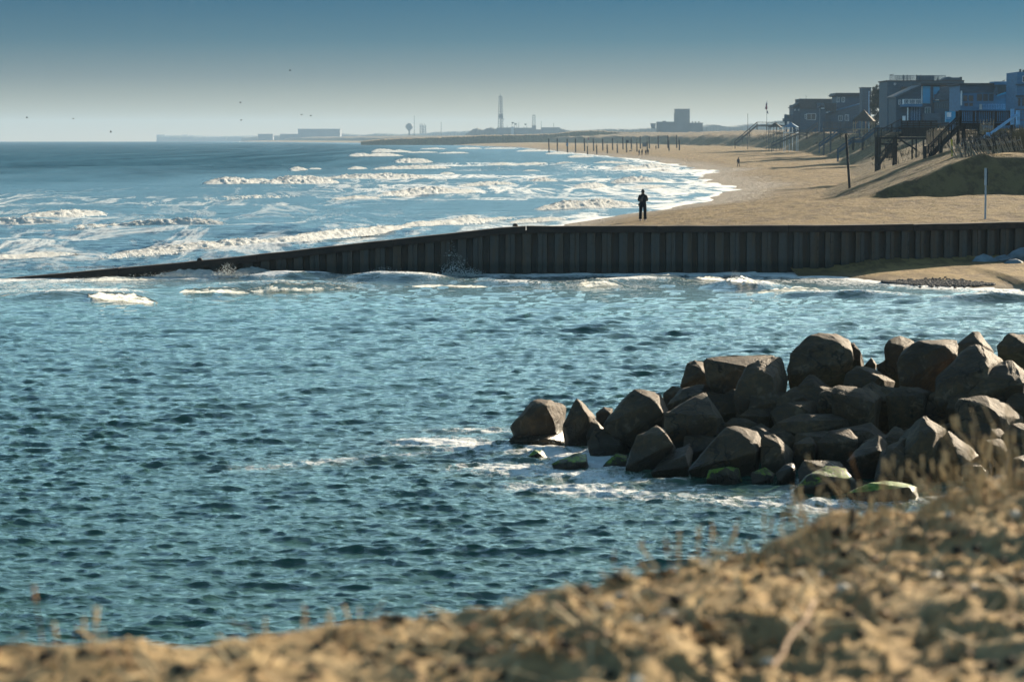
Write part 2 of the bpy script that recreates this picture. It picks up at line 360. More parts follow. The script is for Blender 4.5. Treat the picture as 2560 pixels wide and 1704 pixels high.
# breaking foam: scattering white water, lets light through
t = NT('breaking_foam'); at = t.n('Attribute'); at.attribute_name = 'foam'; fo = at.outputs['Fac']
na = t.noise(t.wpos(), 2.2, 8, 0.7, 0.5); nb = t.noise(t.wpos((1, 1, 1.6)), 0.7, 6, 0.65, 0.6); nc = t.noise(t.wpos(), 7.0, 5, 0.65, 0.5)
nm = t.bump(na, 0.8, 0.22)
cfo = t.ramp(na, [(0.28, (0.46, 0.49, 0.48)), (0.55, (0.80, 0.80, 0.78))])
df = t.n('BsdfDiffuse'); t.l(cfo, df.inputs[0]); t.l(nm, df.inputs['Normal'])
tl = t.n('BsdfTranslucent'); t.l(cfo, tl.inputs[0]); t.l(nm, tl.inputs['Normal'])
ath = t.n('Attribute'); ath.attribute_name = 'thin'
m1 = t.n('MixShader'); t.l(ath.outputs['Fac'], m1.inputs[0]); t.l(df.outputs[0], m1.inputs[1]); t.l(tl.outputs[0], m1.inputs[2])
mk = t.val(t.math('ADD', fo, t.math('ADD', t.math('MULTIPLY', t.math('SUBTRACT', nb, 0.5), 0.9), t.math('ADD', t.math('MULTIPLY', t.math('SUBTRACT', na, 0.5), 1.0), t.math('MULTIPLY', t.math('SUBTRACT', nc, 0.5), 0.9)))), 0.45, 0.62)
tp = t.n('BsdfTransparent')
m2 = t.n('MixShader'); t.l(mk, m2.inputs[0]); t.l(tp.outputs[0], m2.inputs[1]); t.l(m1.outputs[0], m2.inputs[2])
M['foam'] = t.done(m2)

# ------------------------------------------------------------------ the beach beyond the wall
SH_D = [100, 119, 150, 179, 194, 210, 232, 260, 294, 319, 338, 439, 497, 635, 844, 997, 1300, 1873, 2844, 4042, 5120, 6500]
SH_X = [-2, -1, 0.5, 3.4, 6.7, 10.5, 15.2, 20.7, 25.5, 27.5, 29, 33, 39, 40, 38, 31.8, 24, 5.8, -80, -240, -464, -760]
TO_D = [190, 235, 262, 310, 400, 560, 843, 1190, 1900, 2844, 4042, 6500]
TO_X = [26, 28.5, 33, 42, 54, 72, 95, 106, 92, 10, -140, -640]
def terrain(x, y):
    x = np.asarray(x, float); y = np.asarray(y, float)
    wob = 2.2 * (vn(y / 23.0, y * 0 + 3, 5) - 0.5) * np.clip((y - 150) / 60, 0, 1.5)
    s = x - np.interp(y, SH_D, SH_X) - wob
    fs = np.interp(y, [119, 170, 220, 300], [0.22, 0.17, 0.11, 0.085])
    z = np.where(s < 0, np.maximum(s * 0.07, -3.0), 1.9 * (1 - np.exp(-np.maximum(s, 0) * fs / 1.9)) * 1.0)
    z = z + np.clip((s - 14) * 0.012, 0, 0.8)
    f1 = x - np.interp(y, TO_D, TO_X) - 4.0 * (vn(y / 31.0, y * 0, 9) - 0.5)
    f2 = y - 195.5 - 2.0 * (vn(x / 6.0, x * 0, 11) - 0.5)
    r1 = np.maximum(f1, 0) * np.interp(y, [200, 270, 330, 420, 520], [0.29, 0.29, 0.27, 0.36, 0.50])
    r2 = np.maximum(f2, 0) * 0.46
    cap = np.interp(y, [195, 207, 225, 245, 300, 600, 3000], [2.9, 2.9, 4.0, 5.0, 4.8, 6.0, 5.5]) + np.clip((f1 - 26) * 0.06, 0, 3.2)
    cap = cap + (fbm(x / 14.0, y / 22.0, 21) - 0.5) * np.interp(y, [200, 300, 800], [0.8, 1.6, 3.2])
    k = 0.35
    rise = np.minimum(np.minimum(r1, r2), cap)
    z = z + np.where(rise > 0, rise, 0)
    lum = (fbm(x / 1.7, y / 2.4, 31) - 0.5) * 0.26 * np.clip(s / 10, 0, 1) + (fbm(x / 7, y / 11, 41) - 0.5) * 0.42 * np.clip(s / 14, 0, 1)
    return z + lum
def tz(x, y): return float(terrain(np.array([x]), np.array([y]))[0])
def hit(px, py, d0=125.0, d1=3000.0):
    """where the line of sight through a photo pixel meets the beach"""
    ds = d0 * (d1 / d0) ** np.linspace(0, 1, 1600); pp = [P(px, py, float(q)) for q in (1.0, 2.0)]
    k = pp[1] - pp[0]; o = pp[0] - k; xs_ = o.x + k.x * ds; zs_ = o.z + k.z * ds
    ok = np.nonzero(zs_ <= terrain(xs_, ds))[0]; i = int(ok[0]) if len(ok) else len(ds) - 1
    return Vector((float(xs_[i]), float(ds[i]), tz(float(xs_[i]), float(ds[i]))))

# ------------------------------------------------------------------ the line of the steel wall
W_PX = [-420, 0, 520, 900, 1290, 1700, 2060, 2300, 2560, 3000, 4600]
W_D = [112.0, 113.5, 116.0, 117.2, 118.0, 118.6, 119.2, 121.0, 124.0, 130.0, 150.0]
W_YT = [None, 697, 650, 608, 565.5, 567, 567, 562, 556, 545, 520]
W_X = [P(px, 600, d).x for px, d in zip(W_PX, W_D)]
W_Z = [-0.55] + [P(px, y, d).z for px, d, y in zip(W_PX[1:], W_D[1:], W_YT[1:])]
W_Z[5:] = [W_Z[4]] * len(W_Z[5:])
def wall_y(x): return float(np.interp(x, W_X, W_D))
def wall_top(x): return float(np.interp(x, W_X, W_Z))

rows = np.concatenate([np.linspace(119.6, 330, 300), 330 * (6000 / 330.0) ** np.linspace(0.004, 1, 220)])
ss = np.concatenate([np.linspace(-45, 0, 14)[:-1], np.linspace(0, 70, 170), 70 + (np.linspace(0.05, 1, 46) ** 1.6) * 330])
Yg = np.repeat(rows[:, None], len(ss), 1)
Xg = np.interp(rows, SH_D, SH_X)[:, None] + ss[None, :] * np.clip(rows / 1200.0, 1, 2.5)[:, None]
Yg = np.maximum(Yg, np.interp(Xg, W_X, W_D) + 0.66)
Zg = terrain(Xg, Yg)
Zg = np.where(Yg < np.interp(Xg, W_X, W_D) + 0.8, np.minimum(Zg, np.interp(Xg, W_X, W_Z) - 0.1), Zg)
wetg = (1 - smooth(0.25, 0.85, Zg + 0.25 * (fbm(Xg / 5, Yg / 9, 3) - 0.5))) 
f1g = Xg - np.interp(Yg, TO_D, TO_X)
vegg = smooth(4, 16, f1g) * smooth(225, 330, Yg) + 0.55 * smooth(3.3, 4.6, Zg) * smooth(212, 236, Yg) * smooth(6, 14, f1g)
beach = grid_mesh('beach', Xg, Yg, Zg, M['beach'], {'wet': wetg, 'veg': np.clip(vegg, 0, 1)})
tag(beach, 'long sandy beach and dunes behind the steel wall', kind='structure')

# ------------------------------------------------------------------ the small beach in front of the wall, at the right
def inlet_edge(x):   # distance (Y) of the waterline for a given x
    pts = [G(2075, 684, 0.05), G(2140, 691, 0.05), G(2230, 701, 0.05), G(2420, 712, 0.05), G(2540, 716, 0.05), G(2640, 740, 0.05), G(3000, 790, 0.05), G(4000, 860, 0.05)]
    return np.interp(x, [p.x for p in pts], [p.y for p in pts])
nx, ny = 170, 70
xs = np.linspace(P(1990, 690, 117).x, P(3600, 690, 117).x + 10, nx); us = np.linspace(0, 1, ny)
Xi = np.repeat(xs[None, :], ny, 0); y1 = np.interp(xs, W_X, W_D) + 0.3
y0 = np.full(nx, 88.0)
Yi = y0[None, :] + (y1 - y0)[None, :] * us[:, None]
dist = Yi - inlet_edge(Xi)
Zi = np.where(dist > 0, np.minimum(dist * 0.026, 0.24 + dist * 0.004), dist * 0.06) + 0.05 + (fbm(Xi / 2.5, Yi / 2.5, 61) - 0.5) * 0.10 * np.clip(dist / 4, 0, 1)
drift = np.exp(-np.maximum(y1[None, :] - Yi, 0) / 1.6) * (0.12 + 0.22 * fbm(Xi / 2.2, Xi * 0, 63)) * np.clip((dist) / 4, 0, 1)
inlet = grid_mesh('inlet_beach', Xi, Yi, Zi + drift, M['inlet_sand'], {'wet': (1 - smooth(0.02, 0.14, Zi))})
tag(inlet, 'small strip of sand below the steel wall', kind='structure')
def iz(x, y):
    e = float(inlet_edge(np.array([x]))[0]); dd_ = y - e; return max(0.02, min(dd_ * 0.026, 0.24 + dd_ * 0.004) + 0.05)

# ------------------------------------------------------------------ sea
yy = np.concatenate([np.arange(1760, 700, -1.2), np.arange(700, 400, -0.8), np.arange(400, 356, -1.0), [354.3]])
dd = (FOC * CAMZ) / (yy - HZ)
pxs = np.concatenate([np.linspace(-900, -60, 90)[:-1], np.linspace(-60, 2620, 540), np.linspace(2620, 3500, 90)[1:]])
D = np.repeat(dd[:, None], len(pxs), 1); X = (pxs[None, :] - 1280) / FOC * D; Y = D.copy()
rng = np.random.RandomState(7)
Z = np.zeros_like(X); DX = np.zeros_like(X); DY = np.zeros_like(X)
step_d = np.gradient(dd)[:, None]; step_d = np.abs(step_d)
X32 = X.astype(np.float32); Y32 = Y.astype(np.float32)
waves = []
for i in range(64):                                   # wind chop in the inlet and beyond
    lam = 0.17 * (2.3 / 0.17) ** (i / 63.0) * rng.uniform(0.9, 1.1)
    th = rng.normal(0.18, 0.42) + math.pi / 2
    waves.append((lam, th, 0.0076 * lam ** (0.62 if lam < 0.9 else 0.40) * rng.uniform(0.5, 1.2), rng.uniform(0, 6.28), 0))
for i in range(16):                                   # swell outside the wall
    lam = rng.uniform(11, 44); th = rng.normal(-0.12, 0.22) + math.pi / 2
    waves.append((lam, th, 0.0026 * lam * rng.uniform(0.5, 1.2), rng.uniform(0, 6.28), 1))
# wind patches
gust = (0.30 + 1.35 * fbm(X / 12.0, Y / 26.0, 77, 4)).astype(np.float32)
wy = np.interp(X, W_X, W_D)
outside = smooth(0, 30, Y - wy)
for lam, th, a, ph, sw in waves:
    k = 2 * math.pi / lam
    att = 1 - smooth(lam * 0.36, lam * 0.8, step_d)      # drop waves the mesh cannot carry
    if sw: amp = a * att * (0.10 + 0.9 * outside)
    else: amp = a * att * gust * (1 + 0.45 * outside)
    arg = (k * (X32 * math.cos(th) + Y32 * math.sin(th)) + ph)
    s_, c_ = np.sin(arg), np.cos(arg)
    Z += amp * s_; ch = 1.0
    DX += ch * amp * math.cos(th) * c_; DY += ch * amp * math.sin(th) * c_
# calm the shallows
sh_s = X - np.interp(Y, SH_D, SH_X)
beyond = Y > wy
shallow = np.where(beyond, 1 - 0.8 * smooth(-22, 2, sh_s), 1.0)
ie = inlet_edge(X); shallow = np.where(~beyond & (X > P(1900, 690, 117).x), shallow * (1 - 0.75 * smooth(-6, 1, Y - ie)), shallow)
Z *= shallow; DX *= shallow; DY *= shallow

foam = np.zeros_like(X); silt = np.zeros_like(X)
# surf zone outside: foam sheets between breakers
PXg = np.repeat(pxs[None, :], len(dd), 0); PYg = np.repeat(yy[:, None], len(pxs), 1)
zone = smooth(-95, -45, sh_s) * beyond * smooth(1100, 500, Y)
near_wall = smooth(420, 240, Y) * beyond
zone = np.maximum(zone, near_wall)
foam += zone * np.clip(-0.14 + 0.75 * fbm(X / 30.0, Y / 60.0, 88, 4), 0, 1) * (1 - 0.35 * smooth(200, 130, Y))
edge = np.exp(-((sh_s + 1.0) / 2.2) ** 2) * beyond
foam = np.maximum(foam, edge * (0.34 + 0.42 * fbm(X / 3, Y / 9, 90)))
foam = np.maximum(foam, (0.08 + 0.34 * fbm(X / 14.0, Y / 30.0, 89, 3)) * smooth(300, 170, Y) * beyond)
foam = np.maximum(foam, (0.16 + 0.3 * fbm(X / 5, Y / 16, 97, 3)) * smooth(-16, -3, sh_s) * beyond * (Y < 1500))
silt = np.maximum(silt, 0.6 * smooth(-14, 0, sh_s) * beyond)
# in front of the wall: backwash
wd = wy - Y
inlet_m = (~beyond)
foam = np.maximum(foam, inlet_m * np.exp(-np.maximum(wd, 0) / 6.0) * (0.22 + 0.55 * fbm(X / 5, Y / 8, 92)))
foam = np.maximum(foam, inlet_m * 0.40 * smooth(30, 5, wd) * fbm(X / 7, Y / 12, 93))
silt = np.maximum(silt, inlet_m * 0.45 * smooth(26, 2, wd))
rx = smooth(P(1750, 700, 110).x, P(2100, 700, 110).x, X)
foam = np.maximum(foam, inlet_m * rx * (0.46 * smooth(-9, -1, Y - ie) + 0.5 * np.exp(-((Y - ie + 0.3) / 0.9) ** 2)))
# swirls around the tip of the stones
def seg_dist(a, b):
    ax, ay = a.x, a.y; bx, by = b.x, b.y; L = (bx - ax) ** 2 + (by - ay) ** 2
    tt = np.clip(((X - ax) * (bx - ax) + (Y - ay) * (by - ay)) / L, 0, 1)
    return np.hypot(X - ax - tt * (bx - ax), Y - ay - tt * (by - ay)), tt
for (a, b, w, amt) in (((640, 1168), (1180, 1118), 0.7, 0.34), ((1080, 1105), (1420, 1125), 1.3, 0.48), ((1230, 1165), (1560, 1195), 1.2, 0.46), ((1350, 1215), (2050, 1262), 1.0, 0.42), ((2050, 1262), (2420, 1240), 0.8, 0.34), ((1400, 1130), (1520, 1160), 0.9, 0.66), ((1080, 1075), (1300, 1075), 0.6, 0.34)):
    ds, tt = seg_dist(G(*a), G(*b))
    foam = np.maximum(foam, 0.95 * amt * np.exp(-(ds / w) ** 2) * (0.55 + 0.75 * fbm(X / 0.9, Y / 1.6, 95)))
    Z += 0.05 * np.exp(-(ds / w) ** 2) * (fbm(X / 0.35, Y / 0.5, 96, 3) - 0.5)
    silt = np.maximum(silt, 0.5 * np.exp(-(ds / (w * 1.2)) ** 2))
# swells inside the inlet: (from, to, height, half width, foam on crest, silt)
RIDGES = [((0, 746), (400, 740), 0.30, 1.9, 0.3), ((430, 728), (900, 716), 0.34, 1.6, 0.2), ((840, 700), (1130, 706), 0.42, 1.8, 0.3), ((1420, 712), (1720, 702), 0.25, 1.3, 0.3),
          ((1760, 716), (1960, 728), 0.36, 1.4, 0.3), ((1900, 738), (2330, 746), 0.26, 1.1, 0.25), ((2330, 758), (2660, 752), 0.36, 1.3, 0.3), ((600, 700), (860, 694), 0.30, 1.6, 0.4),
          ((1150, 708), (1400, 716), 0.2, 1.2, 0.25)]
for (a, b, h, w, fm) in RIDGES:
    A, B = G(*a), G(*b); B2 = B
    ds, tt = seg_dist(A, B); side = (Y - (A.y + tt * (B.y - A.y)))
    ww = np.where(side < 0, w * 0.55, w * 1.3)
    env = np.sin(np.pi * np.clip(tt, 0.02, 0.98)) ** 0.5
    g = np.exp(-(ds / ww) ** 2) * env * inlet_m
    Z += h * g; foam = np.maximum(foam, fm * g * (side > -0.3) * 1.6); silt = np.maximum(silt, 0.9 * g)
farm = smooth(102, 126, Y)
keep = foam.clip(0, 1)
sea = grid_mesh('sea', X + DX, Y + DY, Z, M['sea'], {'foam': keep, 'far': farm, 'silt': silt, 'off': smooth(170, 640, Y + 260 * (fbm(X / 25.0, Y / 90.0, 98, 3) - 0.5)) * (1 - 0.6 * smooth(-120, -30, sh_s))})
tag(sea, 'choppy teal sea with white breaking surf', kind='structure')

# ------------------------------------------------------------------ breakers
def breaker(x0, y0, x1, y1, hpx, fr=(1.0, 1.0), bow=0.0, seed=0, low=0.0):
    d = G((x0 + x1) / 2, (y0 + y1) / 2).y; H = S(hpx, d) * (0.92 if d > 121 else 1.0)
    if d > 121: x0, x1 = x0 - 0.14 * (x1 - x0), x1 + 0.14 * (x1 - x0)
    L = S(abs(x1 - x0), d); n = int(min(220, max(26, L / max(0.10, S(1.6, d))))); m = 20
    tt = np.linspace(0, 1, n)
    env = np.clip(np.sin(np.pi * np.clip(tt, 0.004, 0.996)), 0, 1) ** 0.55
    envn = env * (0.50 + 0.62 * fbm(tt * L / (H * 3.5), tt * 0 + seed, 100 + seed, 3) + 0.22 * fbm(tt * L / (H * 0.4), tt * 0 + seed, 130 + seed, 3))
    outs = d > 121
    prof = [(-0.55, -0.10), (-0.2, 0.10), (0.02, 0.36), (0.25, 0.62), (0.5, 0.82), (0.8, 0.95), (1.1, 1.0)] + ([(1.6, 0.88), (2.4, 0.5), (3.4, -0.1)] if outs else [])
    m = 28 if outs else 24
    uu = np.linspace(-0.55, 1.1, m) if not outs else np.concatenate([np.linspace(-0.55, 1.1, 20), np.linspace(1.1, 3.4, 9)[1:]])
    hh = np.interp(uu, [p[0] for p in prof], [p[1] for p in prof])
    A0, A1 = G(x0, y0), G(x1, y1)
    if outs and abs(y1 - y0) < 8:                         # crests run obliquely to the shore
        dx_ = S(abs(x1 - x0), d); mid_ = (A0 + A1) / 2; dv = Vector((dx_, dx_ * 2.1, 0)); A0, A1 = mid_ - dv / 2, mid_ + dv / 2
    dirv = (A1 - A0).normalized(); nrm = Vector((dirv.y, -dirv.x, 0)); kk = 0.85 if outs else 0.40
    Xb = np.zeros((n, m)); Yb = np.zeros((n, m)); Zb = np.zeros((n, m)); Fb = np.zeros((n, m))
    for i in range(n):
        q = A0.lerp(A1, tt[i]); w_ = (0.4 + 0.6 * envn[i]) * H * kk; bw = bow * S(1, d) * 8 * math.sin(math.pi * tt[i])
        Xb[i] = q.x - nrm.x * (uu * w_ + bw); Yb[i] = q.y - nrm.y * (uu * w_ + bw); Zb[i] = hh * H * envn[i]
        Fb[i] = fr[0] + (fr[1] - fr[0]) * tt[i]
    sa = (tt * max(L, (A1 - A0).length))[:, None] + Xb * 0; lump = (fbm(sa / (H * 0.9), uu[None, :] * 2.6 + sa * 0.2 / H, 200 + seed, 4) - 0.5)
    lump2 = (fbm(sa / (H * 0.28), uu[None, :] * 8 + sa * 0.7 / H, 300 + seed, 3) - 0.5)
    wgt = np.clip(np.minimum((uu + 0.55) / 0.5, 1), 0, 1)[None, :] * env[:, None]
    dsp = (lump * 0.5 + lump2 * 0.30) * H * wgt; Xb += nrm.x * dsp; Yb += nrm.y * dsp; Zb += (lump * 0.30 + lump2 * 0.36) * H * wgt * np.clip(hh, 0.2, 1)[None, :]
    Fb = Fb * ((0.55 + 0.45 * smooth(-0.55, 0.1, uu)) * (1 - 0.75 * smooth(1.3, 2.6, uu)))[None, :] * (0.35 + 0.65 * env[:, None]) * (0.80 + 0.4 * np.clip(0.5 + lump * 1.5, 0, 1))
    o = grid_mesh('breaking_wave', Xb, Yb, Zb - 0.02, M['foam'], {'foam': Fb, 'thin': np.full(Fb.shape, 0.22 if outs else 0.6)}, sea)
    return o
BREAKERS = [
    (540, 463, 632, 462, 24), (624, 457, 674, 455, 13), (692, 461, 822, 460, 25), (808, 450, 1056, 447, 15, (1, 1)),
    (735, 428, 768, 427, 12), (778, 424, 800, 423, 5), (878, 423, 912, 422, 7), (884, 391, 926, 391, 9), (930, 391, 997, 390, 8), (940, 381, 987, 381, 9), (986, 381, 1024, 380, 6),
    (1003, 408, 1074, 407, 15), (960, 424, 1108, 421, 11), (1028, 382, 1086, 382, 4), (1104, 384, 1164, 383, 4), (1150, 372, 1200, 372, 4), (1060, 373, 1110, 373, 4),
    (1228, 414, 1280, 413, 8), (1292, 412, 1382, 411, 7), (1308, 432, 1352, 431, 9), (1334, 456, 1392, 455, 15), (1105, 436, 1135, 435, 6),
    (980, 489, 1168, 482, 19), (1160, 468, 1278, 462, 13), (850, 502, 942, 500, 15), (1446, 469, 1516, 468, 13), (1540, 458, 1660, 456, 18), (1574, 470, 1668, 468, 7),
    (1628, 431, 1686, 430, 9), (1540, 425, 1616, 424, 13), (1598, 421, 1682, 420, 12), (1426, 394, 1480, 393, 7), (1370, 386, 1422, 385, 7), (1396, 411, 1446, 410, 7),
    (1488, 409, 1576, 410, 8), (1368, 523, 1586, 519, 27), (1290, 557, 1408, 550, 13), (1220, 372, 1290, 372, 4), (1300, 378, 1370, 379, 5),
    (-120, 566, 130, 556, 20, (1, 1)), (100, 545, 232, 540, 23), (190, 575, 330, 571, 17, (0.4, 0.9)), (310, 572, 545, 562, 23, (0.9, 1)),
    (-160, 655, 106, 648, 17), (240, 646, 430, 640, 14, (0.45, 0.8)), (330, 641, 760, 604, 26), (700, 610, 1010, 574, 24), (980, 578, 1230, 552, 17, (0.9, 0.7)), (1180, 553, 1290, 549, 10, (0.9, 0.6)),
    (526, 503, 722, 498, 14, (0.45, 0.55)), (180, 505, 290, 503, 8, (0.15, 0.3)), (330, 512, 480, 508, 9, (0.3, 0.4)), (620, 520, 760, 514, 8, (0.3, 0.35)), (20, 606, 200, 602, 6, (0.4, 0.45)), (420, 560, 700, 540, 6, (0.35, 0.3)),
    (60, 676, 340, 668, 7, (0.6, 0.5)), (90, 521, 200, 519, 6, (0.2, 0.25)), (1150, 545, 1200, 543, 8, (0.7, 0.7)),
    # inside the inlet
    (190, 744, 392, 760, 20, (0.8, 1.0)), (250, 738, 340, 742, 9, (0.6, 0.7)), (-30, 748, 190, 728, 8, (0.75, 0.9)), (440, 737, 640, 734, 16, (0.9, 0.95)), (600, 734, 896, 722, 18, (1.0, 0.9)), (900, 688, 1080, 700, 12, (0.55, 0.5)),
    (560, 690, 700, 690, 16, (0.75, 0.6)), (380, 694, 580, 694, 15, (0.7, 0.7)), (200, 703, 400, 700, 8, (0.6, 0.6)),
    (1440, 717, 1564, 714, 15, (0.95, 0.9)), (1550, 706, 1716, 699, 13, (0.75, 0.8)), (1700, 699, 1830, 703, 8, (0.8, 0.8)), (1790, 718, 1900, 727, 26, (1, 0.9)),
    (1880, 736, 2112, 735, 14, (0.9, 0.9)), (2100, 745, 2330, 744, 7, (0.1, 0.25)), (2370, 748, 2600, 757, 17, (0.6, 1.0)), (1120, 706, 1420, 712, 6, (0.6, 0.6)), (1000, 716, 1240, 718, 5, (0.55, 0.5)),
]
for i, b in enumerate(BREAKERS):
    fr_ = b[5] if len(b) > 5 else (1.0, 1.0)
    if G((b[0] + b[2]) / 2, (b[1] + b[3]) / 2).y < 121: fr_ = (fr_[0] + 0.3, fr_[1] + 0.3); b = (*b[:4], b[4] * 1.35, *b[5:])
    breaker(*b[:5], fr=fr_, bow=b[6] if len(b) > 6 else 0.0, seed=i)

# thrown spray: drops and strings of water joined into one part per splash
ico = bmesh.new(); bmesh.ops.create_icosphere(ico, subdivisions=1, radius=1.0)
IV = [v.co.copy() for v in ico.verts]; IF = [tuple(v.index for v in f.verts) for f in ico.faces]; ico.free()
def splash(px, py, d, wpx, hpx, n, seed, lean=0.0, size=1.0):
    rnd = random.Random(seed); mb = MB(); base = P(px, py, d); W = S(wpx, d); Hh = S(hpx, d)
    for i in range(int(n * 1.8)):
        t_ = rnd.random() ** 2.1; a = rnd.gauss(0, 0.33) * (1 - 0.55 * t_)
        p = base + Vector((a * W + lean * t_ * W, rnd.gauss(0, 0.25) * W * 0.6, t_ * Hh * (1 - 0.5 * abs(a))))
        r = S(rnd.uniform(0.3, 1.3), d) * (1.3 - t_) * size
        sc = Vector((rnd.uniform(0.7, 1.5), rnd.uniform(0.7, 1.3), rnd.uniform(0.7, 1.8)))
        mb.add([(p.x + v.x * r * sc.x, p.y + v.y * r * sc.y, p.z + v.z * r * sc.z) for v in IV], IF)
    o = mb.build('sea_spray', M['foam'], sea, smoothed=True)
    at = o.data.attributes.new('foam', 'FLOAT', 'POINT'); at.data.foreach_set('value', np.ones(len(o.data.vertices), np.float32)); at = o.data.attributes.new('thin', 'FLOAT', 'POINT'); at.data.foreach_set('value', np.full(len(o.data.vertices), 0.4, np.float32))
    tag(o, kind='stuff')
splash(1135, 688, 116.6, 70, 52, 420, 1, 0.15); splash(1130, 640, 116.6, 26, 44, 60, 2, 0.0, 0.6); splash(1175, 690, 116.4, 80, 22, 260, 3)
splash(570, 688, 113.5, 60, 34, 300, 4); splash(620, 690, 113.5, 90, 18, 260, 5, 0, 0.6); splash(440, 690, 113.0, 150, 16, 420, 6, 0, 0.5); splash(1845, 708, 108.5, 60, 34, 260, 7, -0.1)
splash(960, 682, 115.0, 70, 18, 240, 8, 0, 0.6); splash(260, 697, 112.5, 160, 9, 220, 9, 0, 0.4); splash(60, 700, 112.0, 160, 6, 160, 10, 0, 0.35)
splash(1360, 1105, 52.0, 110, 22, 60, 11, 0.0, 0.8); splash(1450, 1130, 51.0, 100, 26, 120, 12, 0, 0.55); splash(1520, 1160, 49.5, 60, 34, 110, 13, 0, 0.5); splash(1690, 1196, 47.4, 30, 8, 40, 14)

# ------------------------------------------------------------------ steel sheet pile wall
wall = empty('sheet_pile_wall', (0, 118, 0))
tag(wall, 'long dark rusted steel sheet pile wall running from the sand down into the surf', 'wall')
wall.location = (0, 0, 0)
pitch_w = 0.745; x = W_X[0] + 6; k = 0
while x < W_X[-1]:
    yb = wall_y(x + pitch_w / 2); zt = wall_top(x + pitch_w / 2) - 0.18
    wide = 0.335 if k % 2 else 0.295
    slope = (wall_y(x + pitch_w) - wall_y(x)) / pitch_w
    pr = [(0, 0.0), (0.035, 0.0), (0.07, 0.27), (0.09, 0.27), (pitch_w - wide - 0.095, 0.27), (pitch_w - wide - 0.055, 0.0), (pitch_w - wide * 0.55, -0.012), (pitch_w - wide * 0.52, 0.02 if k % 2 else -0.012), (pitch_w - wide * 0.46, 0.02 if k % 2 else -0.012), (pitch_w - wide * 0.43, -0.012), (pitch_w, 0.0)]
    mb = MB(); zb = -1.5
    jt = random.Random(k).uniform(-0.012, 0.012)
    for (a, b) in zip(pr[:-1], pr[1:]):
        p = [(x + a[0], yb + a[1] + jt + slope * (a[0] - pitch_w / 2)), (x + b[0], yb + b[1] + jt + slope * (b[0] - pitch_w / 2))]
        mb.add([(p[0][0], p[0][1], zb), (p[1][0], p[1][1], zb), (p[1][0], p[1][1], zt), (p[0][0], p[0][1], zt),
                (p[0][0], p[0][1] + 0.02, zb), (p[1][0], p[1][1] + 0.02, zb), (p[1][0], p[1][1] + 0.02, zt), (p[0][0], p[0][1] + 0.02, zt)],
               [(0, 1, 2, 3), (7, 6, 5, 4), (3, 2, 6, 7)])
    mb.build('sheet_pile', M['steel'], wall)
    x += pitch_w; k += 1
# cap beam in lengths
xc = W_X[0] + 6; k = 0
while xc < W_X[-1]:
    xe = min(W_X[-1], xc + 6.1); n = 5; mb = MB(); ring = []
    rnd = random.Random(k + 50)
    for i in range(n + 1):
        xx = xc + 0.012 + (xe - xc - 0.024) * i / n; y_ = wall_y(xx); z_ = wall_top(xx) + rnd.uniform(-0.012, 0.012)
        ring.append([(xx, y_ - 0.14, z_ - 0.31), (xx, y_ - 0.14, z_ - 0.03), (xx, y_ - 0.10, z_), (xx, y_ + 0.60, z_), (xx, y_ + 0.62, z_ - 0.31)])
    vs = [p for r in ring for p in r]; fs = [(i * 5 + j, i * 5 + (j + 1) % 5, (i + 1) * 5 + (j + 1) % 5, (i + 1) * 5 + j) for i in range(n) for j in range(5)]
    fs += [(0, 1, 2, 3, 4), tuple(n * 5 + j for j in (4, 3, 2, 1, 0))]
    mb.add(vs, fs); mb.build('cap_beam', M['cap'], wall)
    xc = xe; k += 1
for px, s_ in ((512, 0.13), (1288, 0.13)):
    q = P(px, 600, 118); q = Vector((q.x, wall_y(q.x) + 0.1, wall_top(q.x)))
    MB().lathe(q, [(s_, 0), (s_ * 0.95, s_ * 0.5), (s_ * 0.5, s_ * 0.95), (0.01, s_)], 10).build('pile_head', M['cap'], wall, True)

